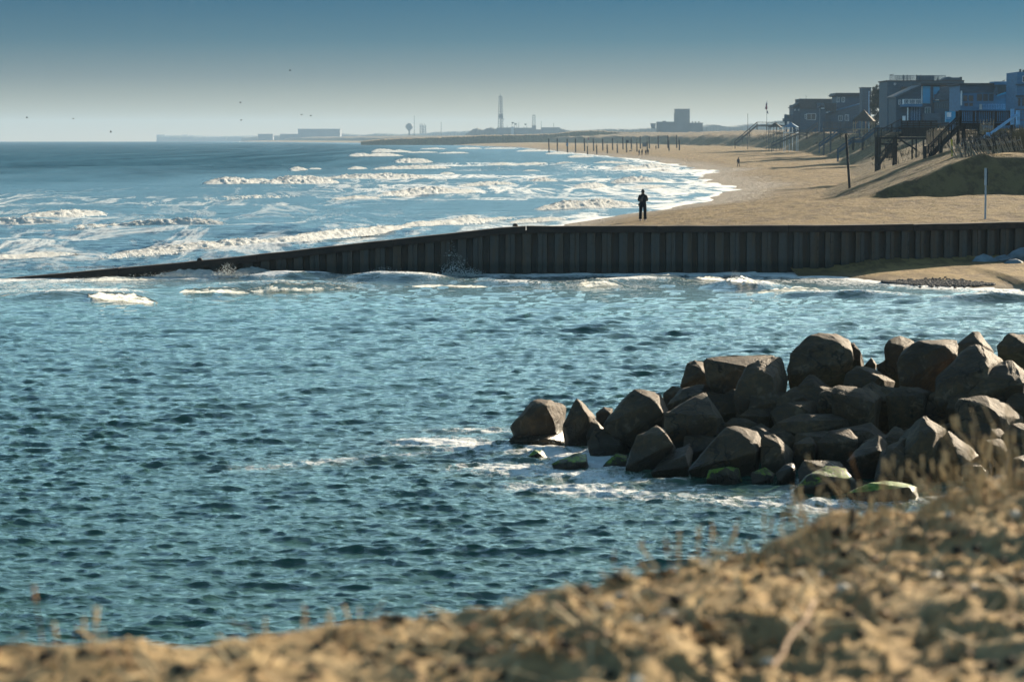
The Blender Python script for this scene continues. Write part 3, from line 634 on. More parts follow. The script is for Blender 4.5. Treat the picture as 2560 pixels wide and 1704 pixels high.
# ------------------------------------------------------------------ stones
def boulder(pts, d, label, mat='rock', seed=0, thick=1.0, group='armour stones of the jetty', drop=0.35, name='boulder', bulge=None):
    rnd = random.Random(seed * 7 + 3)
    W3 = [P(x, y, d) for x, y in pts]
    cx = sum(p.x for p in W3) / len(W3); cz = sum(p.z for p in W3) / len(W3)
    w = max(p.x for p in W3) - min(p.x for p in W3); h = max(p.z for p in W3) - min(p.z for p in W3)
    T = thick * (0.55 * min(w, h) + 0.25 * max(w, h))
    bx = cx + rnd.uniform(-0.22, 0.10) * w; bz = cz + rnd.uniform(-0.12, 0.22) * h
    cloud = []
    for p in W3:
        dy = (rnd.uniform(-0.05, 0.15) + 0.62 * (p.x - cx) / (0.5 * w) + 0.25 * (p.z - cz) / (0.5 * h)) * T
        cloud.append(cam.location + (p - cam.location) * ((d + dy) / d))
    bx = cx + (rnd.uniform(0.0, 0.30) if bulge is None else bulge[0]) * w; bz = cz + (0.05 if bulge is None else bulge[1]) * h; kf = rnd.uniform(0.25, 0.55)
    a0 = rnd.uniform(0, 6.28)
    for q in range(rnd.choice((3, 4, 4, 5))):
        th = a0 + q * 1.45 + rnd.uniform(-0.35, 0.35)
        cloud.append(Vector((bx + math.cos(th) * w * 0.5 * kf * rnd.uniform(0.5, 1.1), d - T * rnd.uniform(0.38, 0.62), bz + math.sin(th) * h * 0.5 * kf * rnd.uniform(0.5, 1.1))))
    for q in range(5):
        th = a0 + q * 1.26 + rnd.uniform(-0.3, 0.3)
        cloud.append(Vector((cx + math.cos(th) * w * 0.36, d + T * rnd.uniform(0.4, 0.65), cz + math.sin(th) * h * 0.34 - 0.08 * h)))
    lo = min(p.z for p in W3)
    for q in (0.12, 0.5, 0.88):                            # root below the visible edge
        cloud.append(Vector((min(p.x for p in W3) + w * q, d + T * 0.15, lo - drop * h)))
    org = Vector((cx, d, lo))
    bm = bmesh.new(); vs = [bm.verts.new(p - org) for p in cloud]
    r = bmesh.ops.convex_hull(bm, input=vs)
    kill = [g for g in set(r['geom_interior'] + r['geom_unused']) if isinstance(g, bmesh.types.BMVert)]
    bmesh.ops.delete(bm, geom=kill, context='VERTS')
    bmesh.ops.dissolve_limit(bm, angle_limit=R(19), verts=bm.verts, edges=bm.edges)
    bmesh.ops.bevel(bm, geom=list(bm.edges), offset=0.022 * min(w, h), offset_type='OFFSET', segments=1, profile=0.6, affect='EDGES', clamp_overlap=True)
    bmesh.ops.triangulate(bm, faces=bm.faces)
    for it in range(2):
        lim = 0.13 * max(w, h) / (1 + it)
        ed = [e for e in bm.edges if e.calc_length() > lim]
        if ed: bmesh.ops.subdivide_edges(bm, edges=ed, cuts=1, use_grid_fill=True)
        bmesh.ops.triangulate(bm, faces=bm.faces)
    bmesh.ops.smooth_vert(bm, verts=bm.verts, factor=0.06, use_axis_x=True, use_axis_y=True, use_axis_z=True)
    bm.normal_update(); m = min(w, h); so = Vector((seed * 3.1, seed * 1.7, 0))
    for v in bm.verts:
        q = v.co / m
        n1 = mnoise.fractal(q * 1.5 + so, 1.0, 2.0, 3); n2 = mnoise.fractal(q * 5.5 + so, 0.9, 2.0, 3)
        v.co += v.normal * (n1 * 0.028 + n2 * 0.026) * m
    bmesh.ops.recalc_face_normals(bm, faces=bm.faces)
    me = bpy.data.meshes.new(name); bm.to_mesh(me); bm.free(); me.materials.append(M[mat])
    me.shade_smooth(); me.set_sharp_from_angle(angle=R(20))
    o = link(name, me); o.location = org
    return tag(o, label, 'boulder', group)

def A_(*p): return [(1240 + x / 3.267, 800 + y / 3.267) for x, y in p]
def B_(*p): return [(1900 + x / 3.267, 800 + y / 3.267) for x, y in p]
STONES = [
    (A_((120, 870), (300, 650), (450, 640), (585, 700), (560, 820), (545, 940), (300, 990), (180, 960)), 'leftmost big boulder at the tip of the jetty, with a sunlit wet right face', 'rock'),
    (A_((545, 850), (655, 632), (700, 660), (820, 790), (825, 840), (760, 960), (600, 980)), 'pointed pyramid boulder standing next to the leftmost one of the jetty', 'rock'),
    (A_((100, 985), (150, 930), (560, 905), (620, 1000), (300, 1025)), 'low wet ledge of rock awash at the foot of the jetty tip', 'rock'),
    (A_((750, 815), (800, 800), (885, 885), (800, 950), (740, 960)), 'small wedge of stone leaning on the right foot of the pyramid boulder', 'rock'),
    (A_((810, 760), (880, 705), (955, 720), (940, 790), (860, 850)), 'small dark stone in the gap right of the pyramid boulder', 'rock'),
    (A_((865, 850), (1130, 560), (1190, 580), (1300, 580), (1345, 600), (1410, 740), (1300, 850), (1130, 1000), (980, 960), (900, 900)), 'large slanting boulder with grey veins and a sunlit right edge, right of the pyramid boulder', 'rock'),
    (A_((740, 1000), (810, 880), (950, 890), (1080, 1020), (1110, 1090), (860, 1100), (760, 1050)), 'rounded wet boulder below the large slanting one, foam at its left foot', 'rock'),
    (A_((1375, 760), (1520, 670), (1715, 570), (1760, 620), (1870, 830), (1850, 880), (1640, 980), (1480, 990), (1390, 900)), 'tilted block with a peaked top right corner, right of the large slanting boulder', 'rock'),
    (A_((1360, 610), (1450, 535), (1530, 555), (1420, 690)), 'small pointed stone showing left of the upright rounded boulder', 'rock'),
    (A_((1395, 690), (1560, 550), (1700, 520), (1760, 560), (1720, 590), (1520, 690), (1400, 740)), 'flat slanting slab behind the tilted peaked block', 'rock'),
    (A_((1500, 540), (1560, 350), (1620, 320), (1700, 350), (1770, 480), (1740, 560), (1560, 570)), 'upright rounded boulder at the left end of the upper row', 'rock'),
    (A_((1690, 340), (1700, 305), (1960, 290), (2210, 275), (2290, 290), (2240, 340), (2040, 480), (1950, 600), (1860, 600), (1750, 500)), 'long flat topped boulder in the upper row left of the biggest one', 'rock'),
    ([(1834, 996), (1840, 962), (1870, 913), (1907, 895), (1952, 892), (1970, 950), (1960, 1000), (1900, 1030), (1852, 1028)], 'broad boulder with a rounded shoulder in front of the long flat topped one', 'rock'),
    (A_((1045, 1210), (1150, 940), (1310, 850), (1370, 880), (1475, 1050), (1400, 1170), (1250, 1245)), 'steep peaked boulder standing in the water below the large slanting one', 'rock'),
    (A_((1260, 1245), (1480, 1060), (1580, 1005), (1610, 1080), (1570, 1230), (1400, 1280)), 'narrow slab leaning right of the steep peaked boulder at the waterline', 'rock'),
    (A_((1560, 1230), (1700, 1010), (1880, 870), (2000, 860), (2130, 900), (2190, 990), (2120, 1140), (2010, 1210), (1800, 1260)), 'big round backed boulder sloping to the water with a sunlit right shoulder', 'rock'),
    (A_((2100, 885), (2160, 835), (2220, 890), (2190, 935)), 'fist shaped small stone on the shoulder of the big round backed boulder', 'rock'),
    (A_((1860, 850), (1930, 795), (2040, 800), (2150, 850), (2100, 900), (1900, 930)), 'low stone above the big round backed boulder', 'rock'),
    (A_((1990, 780), (2060, 725), (2250, 720), (2250, 800), (2150, 860), (2040, 820)), 'dark flat stone under the broad shouldered boulder', 'rock'),
    (B_((0, 980), (30, 930), (130, 930), (200, 980), (280, 1080), (250, 1160), (120, 1240), (10, 1200)), 'rounded stone right of the big round backed boulder', 'rock'),
    (A_((1715, 1300), (1735, 1222), (1910, 1190), (1985, 1210), (2010, 1320), (1850, 1345)), 'squat block with a bright green mossy top below the big round backed boulder', 'rock_moss'),
    (A_((2080, 1245), (2200, 1200), (2280, 1250), (2260, 1335), (2090, 1335)), 'dull greenish stone at the waterline right of the squat mossy block', 'rock_slime'),
    (A_((265, 1110), (310, 1055), (380, 1065), (440, 1145), (290, 1145)), 'smallest mossy stone awash in foam in front of the jetty tip', 'rock_moss'),
    (A_((450, 1170), (650, 1085), (740, 1090), (760, 1195), (700, 1215), (480, 1225)), 'wedge shaped dark mossy stone in the foam in front of the pyramid boulder', 'rock_slime'),
    (A_((870, 1185), (980, 1085), (1080, 1100), (1075, 1160), (1040, 1215), (880, 1210)), 'mossy stone in the foam left of the steep peaked boulder', 'rock_slime'),
    (B_((220, 400), (250, 270), (400, 105), (470, 100), (540, 90), (640, 110), (720, 150), (755, 240), (745, 360), (650, 490), (560, 530), (300, 510), (240, 450)), 'biggest round boulder on top of the jetty with a rugged sunlit right edge', 'rock'),
    (B_((735, 195), (765, 180), (810, 260), (850, 360), (770, 390), (735, 320)), 'sunlit fin of rock behind the biggest round boulder', 'rock'),
    (B_((240, 670), (340, 540), (400, 435), (440, 440), (590, 555), (540, 650), (350, 710)), 'angular stone with a sunlit top leaning below the biggest round boulder', 'rock'),
    (B_((570, 590), (650, 545), (880, 555), (1005, 620), (1010, 740), (880, 860), (780, 860), (640, 750)), 'square faced boulder in the middle of the heap under the slab with a sunlit rim', 'rock'),
    (B_((670, 550), (700, 440), (780, 370), (930, 390), (1000, 470), (1110, 500), (1030, 610), (880, 580)), 'sloping slab with a sunlit rim right of the biggest round boulder', 'rock'),
    (B_((840, 380), (910, 300), (955, 360), (950, 405)), 'tiny pyramid stone on the skyline right of the biggest boulder', 'rock'),
    (B_((950, 365), (1035, 320), (1070, 380), (1065, 430), (970, 440)), 'small dark stone on the skyline next to the tiny pyramid stone', 'rock'),
    (B_((1010, 225), (1030, 175), (1140, 125), (1250, 160), (1275, 195), (1170, 300), (1100, 450), (1060, 340)), 'reddish brown boulder with a knobbly top on the skyline', 'rock'),
    (B_((1115, 390), (1130, 290), (1280, 170), (1400, 135), (1500, 130), (1610, 150), (1625, 200), (1600, 310), (1430, 580), (1150, 510)), 'large smooth boulder with a pale streaked top right of the reddish brown one', 'rock'),
    (B_((1600, 200), (1740, 90), (1790, 95), (1840, 160), (1915, 260), (1800, 300), (1620, 320)), 'peaked boulder on the skyline behind the long leaning slab', 'rock'),
    (B_((1410, 650), (1440, 500), (1620, 310), (1740, 190), (1800, 195), (1990, 320), (1960, 370), (1700, 590), (1560, 710), (1460, 730)), 'long leaning slab of rock between the large smooth boulder and the right edge', 'rock'),
    (B_((1680, 630), (1800, 480), (1960, 340), (2060, 315), (2156, 400), (2220, 600), (2180, 750), (1950, 690), (1800, 630)), 'broad slab leaning at the right edge beside the long leaning slab', 'rock'),
    (B_((1930, 210), (2020, 110), (2100, 90), (2190, 110), (2230, 350), (2080, 340), (1960, 290)), 'rounded boulder at the top right corner of the heap, cut by the frame', 'rock'),
    (B_((1020, 620), (1150, 530), (1300, 550), (1420, 590), (1410, 710), (1250, 800), (1120, 710)), 'layered dark boulder under the large smooth one', 'rock'),
    (B_((1585, 730), (1620, 640), (1760, 610), (1840, 610), (2000, 670), (2060, 720), (2150, 800), (1990, 900), (1900, 970), (1700, 970), (1600, 860)), 'knobbly boulder with small sunlit bumps below the leaning slabs', 'rock'),
    (B_((1970, 940), (2060, 850), (2130, 835), (2230, 860), (2240, 1070), (2080, 1070)), 'boulder at the right edge under the knobbly one', 'rock'),
    (B_((1100, 1190), (1180, 1000), (1320, 780), (1350, 780), (1525, 900), (1490, 1010), (1370, 1110), (1150, 1260)), 'tall sharp peaked boulder in the lower right of the heap', 'rock'),
    (B_((1370, 1090), (1480, 960), (1540, 900), (1600, 930), (1760, 1060), (1835, 1180), (1700, 1220), (1500, 1230), (1380, 1170)), 'ridge backed boulder with a sunlit spine right of the tall sharp peaked one', 'rock'),
    (B_((930, 1310), (1040, 1030), (1200, 950), (1190, 1010), (1110, 1200), (1000, 1300)), 'thin pale slab leaning left of the tall sharp peaked boulder', 'rock'),
    (B_((700, 1150), (830, 1050), (970, 935), (1040, 990), (1045, 1070), (960, 1210), (850, 1240)), 'diamond shaped dark boulder left of the thin pale slab', 'rock'),
    (B_((1010, 950), (1110, 865), (1160, 890), (1210, 950), (1040, 1040)), 'small rounded stone behind the diamond shaped boulder', 'rock'),
    (B_((465, 1000), (560, 900), (720, 875), (800, 960), (795, 1040), (700, 1120), (560, 1110)), 'round topped boulder left of the diamond shaped one', 'rock'),
    (B_((270, 1010), (400, 945), (440, 970), (470, 1050), (430, 1140), (330, 1100)), 'small angular stone left of the round topped boulder', 'rock'),
    (B_((130, 840), (310, 765), (440, 780), (620, 760), (720, 800), (745, 860), (560, 890), (300, 930), (150, 890)), 'long low boulder lying across the middle of the heap', 'rock'),
    (B_((80, 750), (210, 670), (440, 655), (550, 740), (400, 790), (130, 840)), 'dark flat stone resting above the long low boulder', 'rock'),
    (B_((130, 1250), (200, 1180), (270, 1165), (300, 1210), (285, 1320), (150, 1330)), 'small dark stone at the waterline left of the humped boulder', 'rock'),
    (B_((300, 1230), (360, 1140), (520, 1130), (650, 1150), (815, 1300), (600, 1340), (320, 1310)), 'humped dark boulder behind the green edged stone', 'rock'),
    (B_((265, 1390), (400, 1260), (540, 1185), (640, 1220), (700, 1210), (780, 1300), (805, 1360), (600, 1420), (330, 1410)), 'double humped stone with a green mossy left edge in the water', 'rock_slime'),
    (B_((705, 1410), (880, 1330), (1010, 1310), (1200, 1330), (1285, 1360), (1300, 1470), (1150, 1490), (850, 1480)), 'low flat boulder with a vivid green seaweed top nearest the dry grass', 'rock_moss'),
    (B_((1640, 1190), (1700, 1155), (1800, 1170), (1870, 1230), (1750, 1300), (1640, 1270)), 'brown stone low behind the dry grass at the right', 'rock'),
    (B_((1815, 1115), (1850, 1100), (1905, 1195), (1870, 1240)), 'thin shard of stone right of the brown stone behind the grass', 'rock'),
    (B_((2060, 1130), (2156, 1095), (2260, 1150), (2260, 1270), (2050, 1270)), 'lowest boulder at the right edge behind the dry grass', 'rock'),
    (B_((1465, 860), (1560, 830), (1585, 890), (1500, 905)), 'pebble sized stone wedged left of the knobbly boulder', 'rock'),
    (B_((1830, 980), (1960, 960), (2060, 1060), (2060, 1140), (1900, 1190), (1800, 1080)), 'shadowed boulder under the knobbly one at the right', 'rock'),
]
def d_front(px): return float(np.interp(px, [1250, 1400, 1550, 1800, 2100, 2600], [53.2, 51.0, 48.6, 46.4, 45.2, 44.6]))
BULGE = {0: (-0.02, 0.15), 1: (0.05, 0.1), 5: (0.22, 0.1), 7: (0.25, 0.05), 13: (0.15, 0.1), 15: (0.18, 0.1), 25: (0.20, 0.05), 27: (-0.05, 0.1), 33: (0.28, 0.1), 35: (0.2, 0.1), 39: (0.1, 0.1), 41: (0.05, 0.1), 42: (0.0, 0.1), 20: (0.0, 0.25), 53: (0.0, 0.3), 22: (0, 0.2)}
for i, (pts, lab, mt) in enumerate(STONES):
    cx = sum(p[0] for p in pts) / len(pts); yb = max(p[1] for p in pts); yt = min(p[1] for p in pts)
    df = d_front(cx); yw = HZ + FOC * CAMZ / df
    a = max(0.0, (yw - yb) / (yw - 830.0)); d = df + 0.25 + a * 10.5
    if mt != 'rock' and i in (20, 21, 22, 23, 24, 52, 53): d = G(cx, yb - 4).y + 0.2
    boulder(pts, d, lab, mt, i, drop=0.45 if a > 0.12 else 0.35, bulge=BULGE.get(i))
rf_ = random.Random(77)
for i in range(34):
    px = 1500 + 1080 * (i + rf_.random() * 0.6) / 34; row = i % 2
    df = d_front(px); d = df + 3.2 + 2.2 * row + rf_.uniform(-0.4, 0.4)
    rise_ = float(np.interp(px, [1500, 1700, 1900, 2200], [0.35, 0.75, 1.0, 1.1])) * (0.75 + 0.5 * row)
    r_ = rf_.uniform(48, 72); cy_ = HZ + FOC * (CAMZ - rise_ + 0.35) / d
    pts = [(px + r_ * math.cos(a_) * rf_.uniform(0.8, 1.15), cy_ + r_ * 0.75 * math.sin(a_) * rf_.uniform(0.8, 1.15)) for a_ in [k_ * 0.9 + rf_.uniform(-0.2, 0.2) for k_ in range(7)]]
    boulder(pts, d, 'shadowed stone glimpsed in the gaps deep inside the jetty heap', 'rock', 300 + i, drop=0.6, group='stones deep inside the jetty heap')
# dark rubble core that the stones lie on
n1, n2 = 60, 30
u = np.linspace(0, 1, n1); v = np.linspace(0, 1, n2)
px_c = 1330 + u * 1700
cx_ = np.array([G(p, HZ + FOC * CAMZ / (d_front(p))).x for p in px_c])
Xc = np.repeat(cx_[:, None], n2, 1); base_d = np.array([d_front(p) for p in px_c])
hgt = np.interp(px_c, [1330, 1450, 1700, 1950, 2300], [-0.4, -0.1, 0.25, 0.55, 0.65])
Yc = base_d[:, None] + 0.8 + v[None, :] * 8.5; Xc = Xc * (Yc / (base_d[:, None]))
prof = np.interp(v, [0, 0.15, 0.55, 0.8, 1.0], [-0.9, 0.0, 0.85, 0.55, -1.2])
Zc = -0.55 + hgt[:, None] * prof[None, :] * 1.2 + np.minimum(prof, 0)[None, :] * 0.8 + (fbm(Xc / 0.7, Yc / 0.7, 500) - 0.5) * 0.5
tag(grid_mesh('rubble_core', Xc, Yc, Zc, M['rock'], shade=False), 'dark rubble under the jetty stones', kind='structure')
# stones dumped against the steel wall at the right
for i, (pts, lab) in enumerate([
    ([(2424, 660), (2440, 641), (2458, 634), (2478, 640), (2490, 652), (2488, 661)], 'bluish stone furthest left at the foot of the steel wall'),
    ([(2474, 655), (2492, 640), (2512, 636), (2528, 645), (2530, 656)], 'flat bluish stone second from the left at the foot of the steel wall'),
    ([(2504, 663), (2520, 650), (2540, 646), (2558, 654), (2560, 664)], 'pale bluish stone lying nearest on the sand below the wall'),
    ([(2514, 648), (2530, 628), (2552, 618), (2590, 616), (2600, 655), (2530, 656)], 'largest bluish stone piled against the wall at the right edge')]):
    boulder(pts, 121.0 - (1.2 if i == 2 else 0) + (0.8 if i == 3 else 0), lab, 'rock_wall', 90 + i, group='stones at the foot of the steel wall', drop=0.5)
# pebble patch on the small beach
rnd = random.Random(5); mb = MB()
for i in range(1500):
    px = rnd.uniform(2205, 2485); t_ = (px - 2205) / 280
    py = 699 + 9 * t_ + rnd.gauss(0, 3.0) * math.sin(math.pi * min(max(t_, .06), .94)) + 1.5
    p = G(px, py, 0.1); p.z = iz(p.x, p.y) + 0.02; r = rnd.uniform(0.025, 0.07)
    mb.add([(p.x + v.x * r * 1.4, p.y + v.y * r, p.z + v.z * r * 0.8) for v in IV], IF)
M['pebble'] = plain('dark_pebbles', (0.07, 0.06, 0.055), 0.7, 0.6, 9.0)
tag(mb.build('pebbles', M['pebble']), 'patch of dark pebbles and shells at the edge of the small beach', 'pebbles', kind='stuff')

# ------------------------------------------------------------------ foreground dune
CR_X = [-700, 0, 160, 330, 490, 650, 815, 956, 1087, 1250, 1413, 1554, 1695, 1793, 1956, 2120, 2228, 2390, 2560, 3300]
CR_Y = [1640, 1622, 1622, 1612, 1618, 1584, 1556, 1531, 1530, 1524, 1500, 1473, 1412, 1385, 1342, 1298, 1266, 1244, 1212, 1130]
ZD = 4.62
cpts = [G(a, b, ZD) for a, b in zip(CR_X, CR_Y)]
nx, ny = 430, 330
ang = np.linspace(-0.42, 0.42, nx)                       # x / y
ce = np.interp(ang, [p.x / p.y for p in cpts], [p.y for p in cpts])
tt = np.concatenate([np.linspace(0, 1, 250), 1 + np.linspace(0.004, 1, 80)])
Yf = np.where(tt[:, None] <= 1, 3.2 + (ce[None, :] - 3.2) * tt[:, None], ce[None, :] + (tt[:, None] - 1) * 16.0)
Xf = ang[None, :] * Yf
over = np.maximum(Yf - ce[None, :], 0)
big = (fbm(Xf / 1.1, Yf / 1.6, 701, 3) - 0.5) * 0.22; med = (fbm(Xf / 0.42, Yf / 0.52, 702, 3) - 0.5) * 0.18; sml = (fbm(Xf / 0.10, Yf / 0.12, 703, 3) - 0.5) * 0.045
calm = 0.45 + 0.55 * smooth(-0.1, 0.05, Xf / Yf)
mnd = np.maximum(0, 0.055 - np.abs(fbm(Xf / 0.22, Yf / 0.3, 704, 3) - 0.5)) * 0.55
Zf = ZD + (big * 0.9 + med + sml + mnd) * calm - over * 0.62 - 0.10 * np.exp(-over / 0.2) * 0
Zf += 0.35 * smooth(4.8, 3.2, Yf)
t = NT('dune_sand'); v = t.wpos(); a = t.noise(v, 3.0, 6, 0.65); b = t.noise(v, 14.0, 5, 0.7)
c = t.ramp(a, [(0.3, (0.34, 0.22, 0.098)), (0.55, (0.50, 0.355, 0.175)), (0.8, (0.62, 0.47, 0.25))]); c = t.mix(t.val(b, 0.45, 0.7, 0.45, 0), c, (0.14, 0.10, 0.06))
M['dune_sand'] = t.done(t.bsdf(c, 0.95, t.bump(b, 0.6, 0.04), 0.1))
dune = grid_mesh('foreground_dune', Xf, Yf, Zf, M['dune_sand']); tag(dune, 'rough sand of the near dune, out of focus', kind='structure')
def fz(x, y):
    j = int(np.clip(np.searchsorted(ang, x / y), 0, nx - 1)); cy_ = Yf[:, j]
    i = int(np.clip(np.searchsorted(cy_, y), 0, len(cy_) - 1)); return float(Zf[i, j])
# litter of straw, shells and twigs over the dune (uncountable)
rnd = random.Random(11); mb = MB()
for i in range(3000):
    an = rnd.uniform(-0.30, 0.30); e = float(np.interp(an, ang, ce)); y = e - abs(rnd.gauss(0, 0.42)) * (e - 5.2); y = max(5.0, min(e + 0.3, y)); x = an * y
    if rnd.random() > 0.25 + 0.75 * smooth(-0.12, 0.05, np.array([an]))[0]: continue
    z = fz(x, y); kind = rnd.random()
    if kind < 0.62:                                       # straw bit
        L = rnd.uniform(0.04, 0.16); th = rnd.uniform(0, 6.28); tl = rnd.uniform(-0.1, 0.7)
        d_ = Vector((math.cos(th) * math.cos(tl), math.sin(th) * math.cos(tl), math.sin(tl))) * L
        mb.bar((x, y, z - 0.005), (x + d_.x, y + d_.y, z + d_.z), rnd.uniform(0.004, 0.011), 0.004, mi=0 if rnd.random() < 0.8 else 1)
    else:
        r = rnd.uniform(0.007, 0.022); mi = 2 if rnd.random() < 0.05 else (3 if rnd.random() < 0.6 else 1)
        mb.add([(x + q.x * r * 1.4, y + q.y * r * 1.2, z + q.z * r) for q in IV], IF, mi)
M['shell'] = plain('pale_shell', (0.62, 0.53, 0.40), 0.35, 0.2, 20.0, spec=0.6)
M['twig'] = plain('dark_litter', (0.035, 0.026, 0.018), 0.9, 0.4, 10.0)
tag(mb.build('beach_litter', [M['straw'], M['straw_red'], M['shell'], M['twig']]), 'straw, shell bits and twigs strewn over the near dune', 'beach litter', kind='stuff')
# dry grass on the dune edge
def blades(name, spots, label):
    rnd = random.Random(len(spots)); mb = MB()
    for (px, py, hp, n, spread) in spots:
        base = G(px, py, ZD)
        for k in range(n):
            x = base.x + rnd.gauss(0, spread); y = base.y - abs(rnd.gauss(0, 0.25)); z = fz(x, y)
            h = S(hp, y) * rnd.uniform(0.45, 1.1); lean = rnd.gauss(-0.1, 0.22); ln2 = rnd.gauss(0, 0.15); w = rnd.uniform(0.0025, 0.0055)
            prev = Vector((x, y, z - 0.03)); seg = 4; mi = 0 if rnd.random() < 0.88 else 1
            for s_ in range(1, seg + 1):
                f = s_ / seg; q = Vector((x + lean * h * f * f, y + ln2 * h * f * f, z + h * f * (1 - 0.15 * f * abs(lean))))
                mb.bar(prev, q, w * (1.15 - f * 0.7), 0.003, mi); prev = q
            if rnd.random() < 0.5:
                mb.bar(prev, prev + Vector((lean * 0.03, 0, 0.05)), w * 1.9, 0.008, mi)
    o = mb.build(name, [M['straw'], M['straw_red']]); tag(o, label, 'dry grass', kind='stuff')
spots = [(150, 1625, 150, 1, 0.02), (215, 1625, 85, 7, 0.05), (270, 1620, 60, 4, 0.05), (345, 1620, 30, 2, 0.08), (640, 1592, 110, 2, 0.02), (660, 1590, 60, 3, 0.03),
         (800, 1562, 40, 4, 0.05), (860, 1550, 60, 3, 0.05), (890, 1548, 45, 3, 0.05), (1180, 1530, 30, 3, 0.08), (1240, 1528, 35, 3, 0.06), (1520, 1480, 35, 3, 0.06),
         (1745, 1410, 160, 3, 0.03), (1790, 1390, 90, 5, 0.05), (1680, 1430, 70, 5, 0.06), (1905, 1365, 90, 6, 0.06), (1960, 1350, 120, 10, 0.08), (2050, 1325, 90, 10, 0.08), (2110, 1310, 170, 6, 0.05),
         (2200, 1290, 140, 8, 0.06), (2260, 1275, 120, 8, 0.06), (2330, 1265, 120, 8, 0.06), (2380, 1260, 130, 8, 0.06), (2430, 1255, 90, 10, 0.07), (2480, 1245, 150, 9, 0.07), (2530, 1235, 170, 10, 0.08), (2580, 1225, 140, 10, 0.1), (2005, 1345, 60, 10, 0.08), (2150, 1300, 70, 10, 0.08), (2290, 1272, 150, 12, 0.12), (2410, 1258, 190, 12, 0.12), (2500, 1240, 210, 12, 0.12), (2200, 1288, 110, 10, 0.10)]
blades('dry_grass', spots, 'blurred dry grass stalks along the edge of the near dune')
q = G(2110, 1325, ZD); stick = MB().tube((q.x, q.y - 0.2, ZD), (q.x + 0.01, q.y - 0.2, ZD + 0.12), 0.014, 0.011, 8).build('dark_stick', M['twig'])
tag(stick, 'short dark stick poking out of the near dune beside the grass', 'stick')
q0 = G(1930, 1690, ZD + 0.05); q1 = G(2040, 1570, ZD + 0.05)
tw = MB(); pts = [q0.lerp(q1, k / 6) + Vector((0.008 * math.sin(k * 1.9), 0, 0.03 + 0.010 * k)) for k in range(7)]
for a, b in zip(pts[:-1], pts[1:]): tw.tube(a, b, 0.008, 0.006, 7)
tag(tw.build('fallen_twig', M['straw_red']), 'thin brown twig lying on the sand at the bottom of the picture', 'twig')

# ------------------------------------------------------------------ timber decks, stairs and rails
def rail(parent, a, b, h, mat, bal=0.0, posts=2, post_w=0.10, top=0.07, lower=True, base=0.0, slat=0.04, horiz=0, ext=0.0):
    """a handrail from a to b (points on the deck or along the stair slope)"""
    a = Vector(a); b = Vector(b); up = Vector((0, 0, h))
    MB().bar(a + up, b + up, top * 1.6, top).build('handrail', mat, parent)
    if lower: MB().bar(a + up * 0.12, b + up * 0.12, top * 0.8, top).build('lower_rail', mat, parent)
    for k in range(horiz):
        f = 0.25 + 0.6 * k / max(1, horiz - 1)
        MB().bar(a + up * f, b + up * f, 0.035, 0.09).build('rail_board', mat, parent)
    for k in range(posts):
        p = a.lerp(b, k / max(1, posts - 1)); MB().bar(p + Vector((0, 0, base - ext)), p + up * 1.03, post_w).build('post', mat, parent)
    if bal:
        L = (b - a).length; n = max(2, int(L / bal)); me = None
        for k in range(1, n):
            p = a.lerp(b, k / n)
            if me is None:
                o = MB().box(-slat / 2, slat / 2, -slat / 2, slat / 2, h * 0.12, h).build('baluster', mat, parent); me = o.data
            else: o = link('baluster', me, parent)
            o.location = p
def stairs(parent, a, b, width, mat, tread=0.26, stringer=0.28, treads=True):
    a = Vector(a); b = Vector(b); w = Vector((0, width, 0))
    for q in (Vector((0, 0, 0)), w): MB().bar(a + q, b + q, 0.06, stringer).build('stringer', mat, parent)
    if treads:
        n = max(3, int(abs(b.z - a.z) / 0.19)); me = None
        for k in range(n + 1):
            p = a.lerp(b, k / n)
            if me is None:
                o = MB().box(-tread / 2, tread / 2, 0.03, width - 0.03, 0.05, 0.09).build('tread', mat, parent); me = o.data
            else: o = link('tread', me, parent)
            o.location = p
def platform(parent, x0, x1, y0, y1, z, mat, board=0.14, th=0.22, boards=True):
    MB().box(x0, x1, y0 - 0.01, y0 + 0.05, z - th, z).build('rim_joist', mat, parent)
    MB().box(x0, x1, y1 - 0.05, y1 + 0.01, z - th, z).build('rim_joist', mat, parent)
    n = max(1, int((x1 - x0) / board)) if boards else 1; me = None; w = (x1 - x0) / n
    for k in range(n):
        if me is None:
            o = MB().box(0.004, w - 0.004, 0, y1 - y0, 0, 0.035).build('deck_board', mat, parent); me = o.data
        else: o = link('deck_board', me, parent)
        o.location = (x0 + k * w, y0, z + 0.002)
def leg(parent, x, y, ztop, mat, w=0.16, zb=None):
    zb = tz(x, y) - 0.6 if zb is None else zb
    MB().box(x - w / 2, x + w / 2, y - w / 2, y + w / 2, zb, ztop).build('post', mat, parent)

# dark deck with a stair on the dune, right
d = 240.0; wd_ = M['wood']
dk = empty('dune_deck'); tag(dk, 'dark timber deck with picket railing and a stair, on the dune at the right', 'deck')
L0, L1 = P(2400, 308, d), P(2534, 308, d); z0 = L0.z
platform(dk, L0.x, L1.x, d, d + 2.2, z0, wd_)
for yq in (d + 0.05, d + 2.15): rail(dk, (L0.x, yq, z0), (L1.x, yq, z0), 1.12, wd_, bal=0.17, posts=4, slat=0.045)
rail(dk, (L0.x, d + 0.05, z0), (L0.x, d + 2.15, z0), 1.12, wd_, bal=0.2, posts=2)
MB().box(L0.x - 0.12, L0.x + 0.12, d - 0.05, d + 0.2, z0 - 0.3, z0 + 1.2).build('corner_post', wd_, dk)
for px in (2404, 2420, 2450, 2456, 2490, 2496, 2530):
    q = P(px, 308, d); leg(dk, q.x, d + (0.1 if px % 4 else 1.9), z0 - 0.1, wd_, 0.22)
